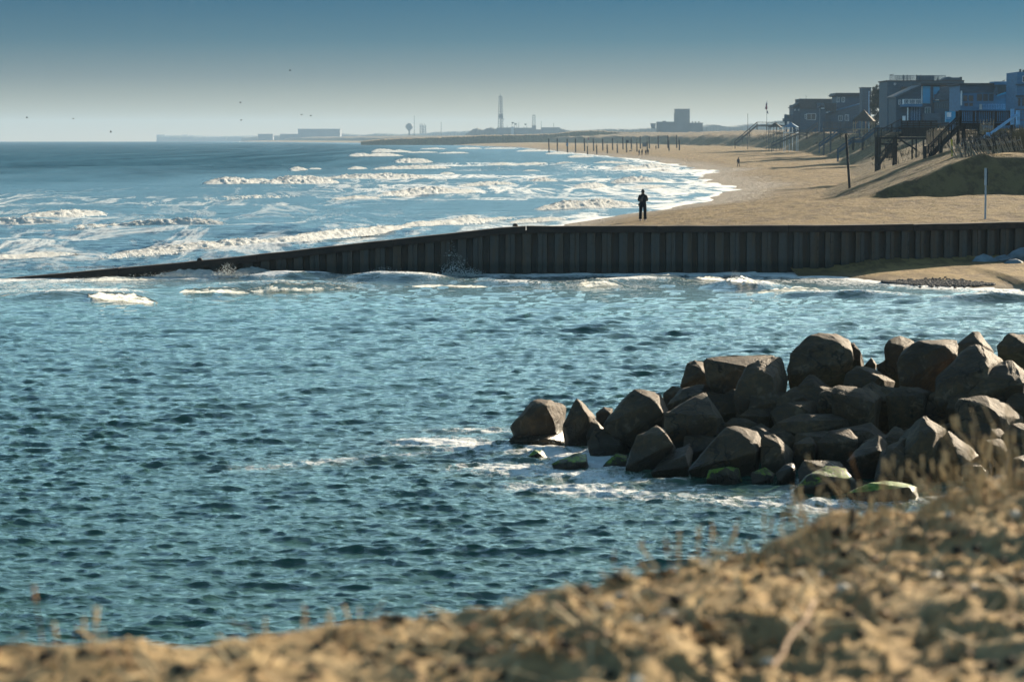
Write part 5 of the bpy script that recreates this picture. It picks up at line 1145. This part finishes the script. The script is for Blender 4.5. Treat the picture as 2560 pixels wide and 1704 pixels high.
for i in range(54):
    px = rnd.uniform(2180, 2228); py = rnd.uniform(226, 322); 
    wmax = 1.0 if py > 240 else 0.8
    bl.append((P(px, py, d + rnd.uniform(-2.5, 2.5)), Vector((rnd.uniform(0.8, 1.4), 1.0, rnd.uniform(0.7, 1.2)))))
for px, py in ((2184, 222), (2192, 216), (2200, 215), (2208, 220), (2214, 221), (2181, 232), (2219, 232)): bl.append((P(px, py, d), Vector((0.45, 0.5, 0.55))))
leafy('crown', tr, bl, 520, 0.15, M['foliage'], 3)
a = P(2202, 330, d); a.z = tz(a.x, d) - 1; MB().tube(a, P(2200, 225, d), 0.35, 0.10, 10).build('trunk', M['bark'], tr)
for px, py in ((2184, 240), (2214, 245), (2190, 270), (2218, 280)): MB().tube(P(2201, py + 18, d), P(px, py, d), 0.14, 0.04, 7).build('branch', M['bark'], tr)

# dune grass near the fences and tufts over the far dunes (uncountable)
def tufts(name, label, spots, mat, seed):
    rnd = random.Random(seed); mb = MB()
    rows_ = [(x + rnd.gauss(0, sp_), y + rnd.gauss(0, sp_), h_) for (x, y, h_, n, sp_) in spots for k in range(n)]
    zz_ = terrain(np.array([r_[0] for r_ in rows_]), np.array([r_[1] for r_ in rows_]))
    for (px_, py_, h_), z in zip(rows_, zz_):
        if True:
            z = float(z); y = py_; l = rnd.gauss(-0.25, 0.3) * h_; hh = h_ * rnd.uniform(0.5, 1.1); w = 0.012 + 0.00006 * y
            mb.add([(px_ - w, py_, z - 0.1), (px_ + w, py_, z - 0.1), (px_ + l * 0.4 + w * 0.7, py_, z + hh * 0.6), (px_ + l * 0.4 - w * 0.7, py_, z + hh * 0.6), (px_ + l, py_ + rnd.gauss(0, .1), z + hh)], [(0, 1, 2, 3), (3, 2, 4)])
    tag(mb.build(name, mat), label, 'grass', kind='stuff')
rnd = random.Random(21); sps = []
for i in range(150):
    px = rnd.uniform(2462, 2640); d = rnd.uniform(211, 234); sps.append((P(px, 320, d).x, d, rnd.uniform(0.5, 1.0), 34, 0.35))
tufts('dune_grass', 'brown dune grass on the bank behind the sand fences', sps, M['dune_grass'], 1)
sps = []
for i in range(420):
    d = 300 + 900 * rnd.random() ** 1.3; x = float(np.interp(d, TO_D, TO_X)) + rnd.uniform(4, 40); sps.append((x, d, rnd.uniform(0.5, 1.2), 16, 0.9))
tufts('far_dune_grass', 'brown grass tufts scattered over the far dunes', sps, M['dune_grass'], 2)

# ------------------------------------------------------------------ far coast
def land(name, pts, d, dep, mat, rough, seed, label, kind='stuff', step=1.5):
    """wooded or bare rise: skyline points (px,py), real thickness dep"""
    xs = np.arange(pts[0][0], pts[-1][0] + step, step); ys = np.interp(xs, [p[0] for p in pts], [p[1] for p in pts])
    ys = ys - rough * (fbm(xs / 5.0, xs * 0, seed, 4) - 0.5) * 2
    m = 7; X_ = np.zeros((len(xs), m)); Y_ = np.zeros((len(xs), m)); Z_ = np.zeros((len(xs), m))
    for j, (f, g) in enumerate(((0, 0.0), (0.1, 0.45), (0.25, 0.8), (0.5, 1.0), (0.7, 0.95), (0.9, 0.6), (1.0, 0.0))):
        for i in range(len(xs)):
            q = P(xs[i], ys[i], d); X_[i, j] = q.x; Y_[i, j] = d + f * dep; zb = -14.0; Z_[i, j] = zb + (q.z - zb) * g if g > 0 else zb
            if 0 < g < 1: Z_[i, j] = q.z - (1 - g) * S(6, d) + (vn(np.array([xs[i] / 2.0]), np.array([j * 1.3]), seed)[0] - 0.5) * S(3, d)
    o = grid_mesh(name, X_, Y_, Z_, mat); tag(o, label, 'woodland' if kind == 'stuff' else None, kind=kind); return o
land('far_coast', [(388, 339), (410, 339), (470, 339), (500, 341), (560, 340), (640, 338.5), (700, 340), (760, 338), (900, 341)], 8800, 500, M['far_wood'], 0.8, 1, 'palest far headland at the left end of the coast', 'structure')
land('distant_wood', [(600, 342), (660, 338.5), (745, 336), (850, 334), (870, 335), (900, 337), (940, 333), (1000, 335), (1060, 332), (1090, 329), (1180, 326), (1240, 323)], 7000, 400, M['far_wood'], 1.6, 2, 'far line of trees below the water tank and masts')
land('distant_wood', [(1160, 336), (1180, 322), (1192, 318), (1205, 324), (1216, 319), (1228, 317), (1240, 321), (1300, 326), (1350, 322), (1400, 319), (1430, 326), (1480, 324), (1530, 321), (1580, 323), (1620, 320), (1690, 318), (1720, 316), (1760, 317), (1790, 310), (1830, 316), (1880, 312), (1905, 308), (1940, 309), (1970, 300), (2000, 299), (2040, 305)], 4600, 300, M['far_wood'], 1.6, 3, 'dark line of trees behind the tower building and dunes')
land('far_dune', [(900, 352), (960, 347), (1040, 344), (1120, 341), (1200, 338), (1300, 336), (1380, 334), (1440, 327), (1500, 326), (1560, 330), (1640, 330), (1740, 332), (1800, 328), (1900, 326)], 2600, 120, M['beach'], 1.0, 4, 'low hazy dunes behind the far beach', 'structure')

def fb(par, nm, px0, px1, pt, pb, d, dep, mat='concrete'): return block(par, nm, px0, px1, pt, pb, d, dep, M[mat])
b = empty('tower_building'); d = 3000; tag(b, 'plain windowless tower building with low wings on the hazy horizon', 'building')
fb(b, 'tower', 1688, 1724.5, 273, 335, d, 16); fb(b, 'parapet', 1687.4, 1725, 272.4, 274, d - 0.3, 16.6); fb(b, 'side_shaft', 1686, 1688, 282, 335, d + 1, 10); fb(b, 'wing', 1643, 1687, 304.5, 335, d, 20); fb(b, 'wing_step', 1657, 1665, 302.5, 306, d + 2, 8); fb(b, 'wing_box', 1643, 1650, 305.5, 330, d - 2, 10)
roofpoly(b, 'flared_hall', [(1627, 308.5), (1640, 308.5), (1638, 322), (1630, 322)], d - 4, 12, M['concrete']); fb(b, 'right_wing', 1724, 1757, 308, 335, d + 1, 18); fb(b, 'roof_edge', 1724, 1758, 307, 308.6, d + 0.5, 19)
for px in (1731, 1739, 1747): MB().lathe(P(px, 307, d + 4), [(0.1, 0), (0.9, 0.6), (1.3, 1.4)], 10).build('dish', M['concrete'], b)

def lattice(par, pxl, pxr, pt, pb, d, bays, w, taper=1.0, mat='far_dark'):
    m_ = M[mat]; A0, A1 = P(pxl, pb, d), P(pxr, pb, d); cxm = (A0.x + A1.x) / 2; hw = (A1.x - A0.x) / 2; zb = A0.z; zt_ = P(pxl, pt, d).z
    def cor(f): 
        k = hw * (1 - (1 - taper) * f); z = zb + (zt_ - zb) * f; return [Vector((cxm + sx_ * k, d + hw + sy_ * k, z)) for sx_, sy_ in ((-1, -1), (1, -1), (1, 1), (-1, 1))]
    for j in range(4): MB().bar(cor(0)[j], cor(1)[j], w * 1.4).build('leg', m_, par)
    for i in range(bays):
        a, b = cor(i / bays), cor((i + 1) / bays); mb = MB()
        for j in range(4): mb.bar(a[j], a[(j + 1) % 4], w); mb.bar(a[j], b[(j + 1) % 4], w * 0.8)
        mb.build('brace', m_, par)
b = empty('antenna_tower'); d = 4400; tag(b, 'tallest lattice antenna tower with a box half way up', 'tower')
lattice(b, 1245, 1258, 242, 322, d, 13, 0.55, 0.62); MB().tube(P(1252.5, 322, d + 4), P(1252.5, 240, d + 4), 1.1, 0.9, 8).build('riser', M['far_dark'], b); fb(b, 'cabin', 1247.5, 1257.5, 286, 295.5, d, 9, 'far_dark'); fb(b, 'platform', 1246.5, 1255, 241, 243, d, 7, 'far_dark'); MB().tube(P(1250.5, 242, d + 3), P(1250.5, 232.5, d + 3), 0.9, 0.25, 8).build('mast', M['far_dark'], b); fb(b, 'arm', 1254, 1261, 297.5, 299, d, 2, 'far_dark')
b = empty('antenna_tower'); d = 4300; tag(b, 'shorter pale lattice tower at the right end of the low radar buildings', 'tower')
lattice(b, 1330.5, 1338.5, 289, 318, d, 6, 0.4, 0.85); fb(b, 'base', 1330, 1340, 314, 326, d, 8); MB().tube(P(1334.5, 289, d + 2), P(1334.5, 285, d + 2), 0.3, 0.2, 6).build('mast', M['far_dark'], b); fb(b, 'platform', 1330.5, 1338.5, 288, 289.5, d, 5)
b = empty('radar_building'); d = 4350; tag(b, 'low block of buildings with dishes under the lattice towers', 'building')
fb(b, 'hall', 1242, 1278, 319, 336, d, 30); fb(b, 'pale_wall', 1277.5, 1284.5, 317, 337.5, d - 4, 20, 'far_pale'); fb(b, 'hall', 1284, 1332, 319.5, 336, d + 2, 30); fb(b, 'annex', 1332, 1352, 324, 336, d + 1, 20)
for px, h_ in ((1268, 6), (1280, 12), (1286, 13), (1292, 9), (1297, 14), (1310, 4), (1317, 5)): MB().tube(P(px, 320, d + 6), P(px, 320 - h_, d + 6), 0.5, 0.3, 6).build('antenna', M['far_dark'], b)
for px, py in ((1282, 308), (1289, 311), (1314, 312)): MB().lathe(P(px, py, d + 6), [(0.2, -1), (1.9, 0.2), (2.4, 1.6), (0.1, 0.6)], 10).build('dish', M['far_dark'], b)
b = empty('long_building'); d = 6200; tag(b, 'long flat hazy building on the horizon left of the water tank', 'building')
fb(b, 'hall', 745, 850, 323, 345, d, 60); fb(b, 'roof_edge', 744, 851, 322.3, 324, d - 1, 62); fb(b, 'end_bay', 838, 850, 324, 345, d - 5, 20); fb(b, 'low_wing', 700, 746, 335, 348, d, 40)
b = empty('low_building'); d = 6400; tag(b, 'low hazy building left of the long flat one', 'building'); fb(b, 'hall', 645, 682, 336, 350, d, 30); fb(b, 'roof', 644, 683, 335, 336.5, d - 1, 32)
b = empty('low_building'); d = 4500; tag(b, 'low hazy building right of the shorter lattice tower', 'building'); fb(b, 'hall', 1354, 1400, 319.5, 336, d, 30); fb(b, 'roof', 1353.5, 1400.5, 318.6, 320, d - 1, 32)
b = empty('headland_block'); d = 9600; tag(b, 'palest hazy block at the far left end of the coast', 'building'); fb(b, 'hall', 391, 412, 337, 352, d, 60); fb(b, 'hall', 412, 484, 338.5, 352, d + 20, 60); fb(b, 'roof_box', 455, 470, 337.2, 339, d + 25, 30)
b = empty('water_tower'); d = 5600; tag(b, 'round topped water tower on a slim stem', 'water tower'); c_ = P(1023, 317, d); r = S(9.3, d)
MB().lathe(c_, [(0.05, r * 0.93), (r * 0.5, r * 0.85), (r * 0.88, r * 0.45), (r, 0), (r * 0.88, -r * 0.42), (r * 0.45, -r * 0.85), (r * 0.22, -r * 1.1)], 18).build('tank', M['far_dark'], b, True); MB().tube(c_ + Vector((0, 0, -r * 1.05)), c_ + Vector((0, 0, -r * 2.6)), r * 0.2, r * 0.28, 10).build('stem', M['far_dark'], b)
for px, pt, lab in ((1035.8, 290, 'thin mast just right of the water tower'), (1103, 305, 'thin mast standing alone between the water tower and the lattice tower'), (1353, 303, 'thin mast right of the shorter lattice tower'), (1384, 308, 'thin short mast above the right low building')):
    tag(MB().tube(P(px, 340, 5600), P(px, pt, 5600), 0.9, 0.5, 6).build('mast', M['far_dark']), lab, 'mast')
b = empty('frame_tower'); tag(b, 'twin lattice frame towers right of the water tower', 'tower'); lattice(b, 1050, 1056, 312, 334, 5600, 4, 0.8); lattice(b, 1058, 1064.5, 313, 334, 5600, 4, 0.8)
for px in (1051, 1055, 1061): MB().tube(P(px, 313, 5600), P(px, 308, 5600), 0.5, 0.4, 6).build('antenna', M['far_dark'], b)

# ------------------------------------------------------------------ people
def skin_body(name, joints, edges, mat, parent, sub=1):
    me = bpy.data.meshes.new(name); me.from_pydata([j[0] for j in joints], edges, [])
    o = link(name, me, parent); me.materials.append(mat)
    o.modifiers.new('skin', 'SKIN'); s = o.modifiers.new('sub', 'SUBSURF'); s.levels = sub; s.render_levels = sub
    for v, j in zip(me.skin_vertices[0].data, joints): v.radius = (j[1], j[2] if len(j) > 2 else j[1])
    me.skin_vertices[0].data[0].use_root = True
    return o
def person(loc, h, rz, label, top, trousers, detail=False, stride=0.10, group=None, arms='front'):
    e = empty('person', loc); e.rotation_euler = (0, 0, rz); k = h / 1.75; tag(e, label, 'person', group); e.scale = (k, k, k)
    s = stride
    ax = 0.27 if arms == 'front' else 0.23
    hy = -0.17 if arms == 'front' else 0.02
    J = [((0, 0, 0.93), 0.165, 0.12), ((0, 0.0, 1.14), 0.155, 0.11), ((0, 0.01, 1.36), 0.175, 0.115), ((0, 0.01, 1.46), 0.09, 0.08), ((0, 0.0, 1.53), 0.06, 0.06), ((0, -0.01, 1.60), 0.085, 0.095), ((0, -0.01, 1.69), 0.075, 0.085),
         ((-0.19, 0.01, 1.41), 0.072), ((-ax, 0.06, 1.15), 0.056), ((-0.14 if arms == 'front' else -0.25, hy, 1.12 if arms == 'front' else 0.90), 0.042), ((-0.10 if arms == 'front' else -0.245, hy - 0.07, 1.14 if arms == 'front' else 0.82), 0.036),
         ((0.19, 0.01, 1.41), 0.072), ((ax, 0.06, 1.15), 0.056), ((0.14 if arms == 'front' else 0.25, hy, 1.10 if arms == 'front' else 0.90), 0.042), ((0.10 if arms == 'front' else 0.245, hy - 0.07, 1.12 if arms == 'front' else 0.82), 0.036),
         ((-0.105, 0, 0.84), 0.105), ((-0.125, s * 0.4 - 0.02, 0.48), 0.080), ((-0.135, s, 0.10), 0.070), ((-0.145, s - 0.11, 0.045), 0.045, 0.035),
         ((0.105, 0, 0.84), 0.105), ((0.125, -s * 0.4 - 0.02, 0.48), 0.080), ((0.135, -s, 0.10), 0.070), ((0.145, -s - 0.11, 0.045), 0.045, 0.035)]
    E = [(0, 1), (1, 2), (2, 3), (3, 4), (4, 5), (5, 6), (2, 7), (7, 8), (8, 9), (9, 10), (2, 11), (11, 12), (12, 13), (13, 14), (0, 15), (15, 16), (16, 17), (17, 18), (0, 19), (19, 20), (20, 21), (21, 22)]
    o = skin_body('body', J, E, top, e, 2 if detail else 1)
    if not detail:
        MB().lathe((0, -0.01, 1.58), [(0.09, 0), (0.105, 0.06), (0.09, 0.14), (0.03, 0.18)], 10).build('hat', top, e, True)
        MB().lathe((0, 0, 0.70), [(0.16, 0), (0.17, 0.12), (0.19, 0.30), (0.205, 0.45), (0.19, 0.62), (0.10, 0.74)], 10).build('coat', top, e, True)
        return e
    # clothed figure: coat skirt, trouser legs, hat, hair, bag, shoes, hands
    def loft(nm, rings, mat, n=16):
        mb = MB(); vs = []
        for (cx, cy_, z, rx, ry) in rings: vs += [(cx + rx * math.cos(2 * math.pi * q / n), cy_ + ry * math.sin(2 * math.pi * q / n), z) for q in range(n)]
        fs = [(i * n + q, i * n + (q + 1) % n, (i + 1) * n + (q + 1) % n, (i + 1) * n + q) for i in range(len(rings) - 1) for q in range(n)] + [tuple(range(n - 1, -1, -1)), tuple(range((len(rings) - 1) * n, len(rings) * n))]
        mb.add(vs, fs); return mb.build(nm, mat, e, True)
    loft('jacket', [(0, 0.01, 0.83, 0.205, 0.155), (0, 0.01, 0.95, 0.20, 0.15), (0, 0.01, 1.10, 0.185, 0.145), (0, 0.015, 1.25, 0.205, 0.15), (0, 0.015, 1.38, 0.215, 0.14), (0, 0.01, 1.46, 0.15, 0.105), (0, 0.0, 1.52, 0.085, 0.08)], top)
    for s_ in (-1, 1):
        loft('trouser_leg', [(s_ * 0.095, 0.0, 0.90, 0.11, 0.13), (s_ * 0.11, 0, 0.75, 0.108, 0.12), (s_ * 0.125, -s_ * s * 0.4, 0.48, 0.092, 0.10), (s_ * 0.135, -s_ * s * 0.9, 0.20, 0.092, 0.10), (s_ * 0.138, -s_ * s, 0.075, 0.098, 0.11)], trousers, 14)
        sh = loft('shoe', [(s_ * 0.142, -s_ * s - 0.06, 0.0, 0.055, 0.14), (s_ * 0.142, -s_ * s - 0.06, 0.035, 0.058, 0.145), (s_ * 0.142, -s_ * s - 0.03, 0.075, 0.05, 0.10), (s_ * 0.142, -s_ * s + 0.01, 0.105, 0.042, 0.055)], M['shoe'], 14)
        # hands with five bent fingers, held together in front
        hx = s_ * 0.09; hnd = skin_body('hand', [((hx, hy - 0.09, 1.13), 0.034, 0.022), ((hx * 0.8, hy - 0.15, 1.14), 0.036, 0.02)], [(0, 1)], M['skin'], e, 1)
        for q in range(4):
            fx = hx * 0.8 + (q - 1.5) * 0.019; L_ = (0.030, 0.036, 0.034, 0.026)[q]
            skin_body('finger', [((fx, hy - 0.155, 1.14), 0.0095), ((fx - s_ * 0.006, hy - 0.155 - L_, 1.135), 0.009), ((fx - s_ * 0.016, hy - 0.16 - L_ * 1.5, 1.115), 0.008), ((fx - s_ * 0.02, hy - 0.15 - L_ * 1.5, 1.095), 0.007)], [(0, 1), (1, 2), (2, 3)], M['skin'], hnd, 1)
        skin_body('thumb', [((hx * 0.9, hy - 0.11, 1.15), 0.011), ((hx * 0.5, hy - 0.135, 1.165), 0.010), ((hx * 0.35, hy - 0.165, 1.16), 0.008)], [(0, 1), (1, 2)], M['skin'], hnd, 1)
    hd = loft('head', [(0, -0.005, 1.50, 0.055, 0.058), (0, -0.012, 1.545, 0.062, 0.075), (0, -0.015, 1.60, 0.076, 0.096), (0, -0.012, 1.66, 0.080, 0.10), (0, -0.01, 1.72, 0.066, 0.085), (0, -0.01, 1.745, 0.03, 0.04)], M['skin'])
    MB().lathe((0, -0.122, 1.60), [(0.012, -0.02), (0.014, 0), (0.004, 0.03)], 8).build('nose', M['skin'], hd)
    for s_ in (-1, 1):
        MB().lathe((s_ * 0.032, -0.102, 1.635), [(0.001, -0.011), (0.011, 0), (0.001, 0.011)], 8).build('eye', M['cloth_black'], hd); MB().lathe((s_ * 0.082, 0.0, 1.61), [(0.002, -0.03), (0.013, 0), (0.002, 0.03)], 8).build('ear', M['skin'], hd)
    MB().bar((-0.022, -0.106, 1.568), (0.022, -0.106, 1.568), 0.010, 0.008).build('mouth', M['flag_red'], hd)
    loft('hair', [(0, 0.035, 1.47, 0.085, 0.06), (0, 0.03, 1.53, 0.088, 0.07), (0, 0.02, 1.60, 0.088, 0.088), (0, 0.0, 1.67, 0.084, 0.10)], M['hair'])
    loft('knit_hat', [(0, -0.005, 1.605, 0.102, 0.122), (0, -0.005, 1.645, 0.104, 0.124), (0, -0.005, 1.70, 0.092, 0.11), (0, -0.005, 1.755, 0.066, 0.08), (0, -0.005, 1.79, 0.03, 0.035)], M['cloth_black'])
    bg_ = loft('shoulder_bag', [(0.10, 0.19, 1.08, 0.055, 0.04), (0.09, 0.20, 1.14, 0.075, 0.055), (0.06, 0.20, 1.24, 0.07, 0.055), (0.02, 0.185, 1.34, 0.045, 0.035), (-0.01, 0.165, 1.40, 0.02, 0.02)], M['bag'])
    MB().bar((-0.02, 0.16, 1.39), (-0.12, 0.06, 1.49), 0.035, 0.012).build('strap', M['bag'], bg_); MB().bar((0.12, 0.17, 1.10), (0.215, 0.04, 1.02), 0.03, 0.012).build('strap', M['bag'], bg_)
    loft('side_bag', [(0.235, 0.02, 0.82, 0.035, 0.08), (0.235, 0.02, 0.88, 0.04, 0.085), (0.22, 0.02, 0.99, 0.025, 0.06)], M['cloth_brown'])
    return e
q = hit(1607, 551); person(q, 76.0 * q.y / FOC, math.pi, 'person in black jacket, trousers and knit hat seen from behind near the steel wall', M['cloth_black'], M['cloth_trouser'], True, 0.03)
q = hit(1846, 417); person(q, min(1.9, 26.5 * q.y / FOC), 0.3, 'lone dark clothed person walking at the water edge in mid distance', M['cloth_navy'], M['cloth_trouser'], False, 0.12, arms='side')
for px, py, hp, rz, lab, m_ in ((1598, 389, 16, 0.1, 'leftmost of the far group of walkers, in dark green', 'cloth_navy'), (1605, 388.5, 15.5, -0.2, 'second walker from the left in the far group', 'cloth_brown'), (1614.5, 388.5, 16, 0.2, 'third walker from the left in the far group', 'cloth_black'), (1620, 388, 21, 0.0, 'rightmost and tallest of the far group of walkers', 'cloth_black'), (1640, 374, 11, 0.5, 'farthest small figure right of the group, near the dunes', 'cloth_brown')):
    q = hit(px, py); person(q, min(2.0, hp * q.y / FOC), rz, lab, M[m_], M[m_], False, 0.14, 'walkers on the far beach', 'side')
q = hit(1576, 380); dg = empty('dog', q); tag(dg, 'tiny dark dog on the sand left of the far group of walkers', 'dog')
skin_body('body', [((0, 0, 0.5), 0.16, 0.2), ((0.35, 0, 0.52), 0.15, 0.16), ((-0.35, 0, 0.5), 0.12, 0.13), ((0.55, 0, 0.72), 0.1), ((0.66, 0, 0.80), 0.1), ((0.82, 0, 0.76), 0.05), ((0.36, 0.1, 0.25), 0.06), ((0.36, 0.1, 0.02), 0.045), ((0.36, -0.1, 0.25), 0.06), ((0.36, -0.1, 0.02), 0.045), ((-0.30, 0.1, 0.30), 0.07), ((-0.42, 0.1, 0.18), 0.045), ((-0.38, 0.1, 0.02), 0.045), ((-0.30, -0.1, 0.30), 0.07), ((-0.42, -0.1, 0.18), 0.045), ((-0.38, -0.1, 0.02), 0.045), ((-0.55, 0, 0.62), 0.03)],
          [(0, 1), (0, 2), (1, 3), (3, 4), (4, 5), (1, 6), (6, 7), (1, 8), (8, 9), (2, 10), (10, 11), (11, 12), (2, 13), (13, 14), (14, 15), (2, 16)], M['cloth_brown'], dg)

# ------------------------------------------------------------------ gulls
def gull(px, py, d, span, flap, label, sit=False):
    e = empty('gull', P(px, py, d)); tag(e, label, 'gull', 'gulls')
    MB().tube((-0.25, 0, 0), (0.0, 0, 0.03), 0.03, 0.09, 8).tube((0, 0, 0.03), (0.28, 0, 0.06), 0.09, 0.03, 8).build('body', M['gull'], e, True)
    if sit: MB().tube((0.2, 0, 0.05), (0.28, 0, 0.22), 0.05, 0.06, 8).build('head', M['gull'], e, True); MB().bar((0, 0.02, -0.2), (0, 0.02, 0), 0.02).build('legs', M['gull'], e); return
    for s_ in (-1, 1):
        w = MB(); w.add([(0.08, 0, 0.05), (-0.12, 0, 0.05), (-0.10, s_ * span * 0.25, 0.05 + flap), (0.10, s_ * span * 0.25, 0.06 + flap), (-0.05, s_ * span * 0.5, 0.02 + flap * 0.9)] , [(0, 1, 2, 3), (3, 2, 4)]); w.build('wing', M['gull'], e)
for i, (px, py, lab) in enumerate(((67, 295, 'leftmost gull low over the sea'), (183, 297, 'second gull from the left low over the sea'), (277, 331, 'lowest gull near the horizon line'), (601, 257, 'gull above the pale headland'), (603, 301, 'gull just above the pale headland blocks'), (725, 177, 'highest gull in the sky'), (754, 287, 'gull left of the sky above the long building'), (777, 290, 'gull right above the long building'))):
    gull(px, py, 560, 0.9, (0.22, -0.1, 0.3, 0.15, 0.1, 0.2, -0.1, 0.15)[i], lab)
for px, py, lab in ((2226, 188, 'left one of two gulls perched on the roof terrace rail'), (2231, 187, 'right one of two gulls perched on the roof terrace rail'), (2508, 203, 'gull perched on the flat roof at the right')): gull(px, py, 639 if px < 2300 else 468, 1, 0, lab, True)

# ------------------------------------------------------------------ haze
t = NT('haze_air'); pv = t.n('VolumePrincipled'); pv.inputs['Color'].default_value = (0.52, 0.73, 0.94, 1); pv.inputs['Density'].default_value = 0.00008; pv.inputs['Anisotropy'].default_value = 0.0
t.l(pv.outputs[0], t.out.inputs['Volume'])
hz_o = MB().box(-5500, 5500, -60, 11500, -16, 90).build('haze', t.m); tag(hz_o, 'thin sea haze filling the air', kind='stuff')
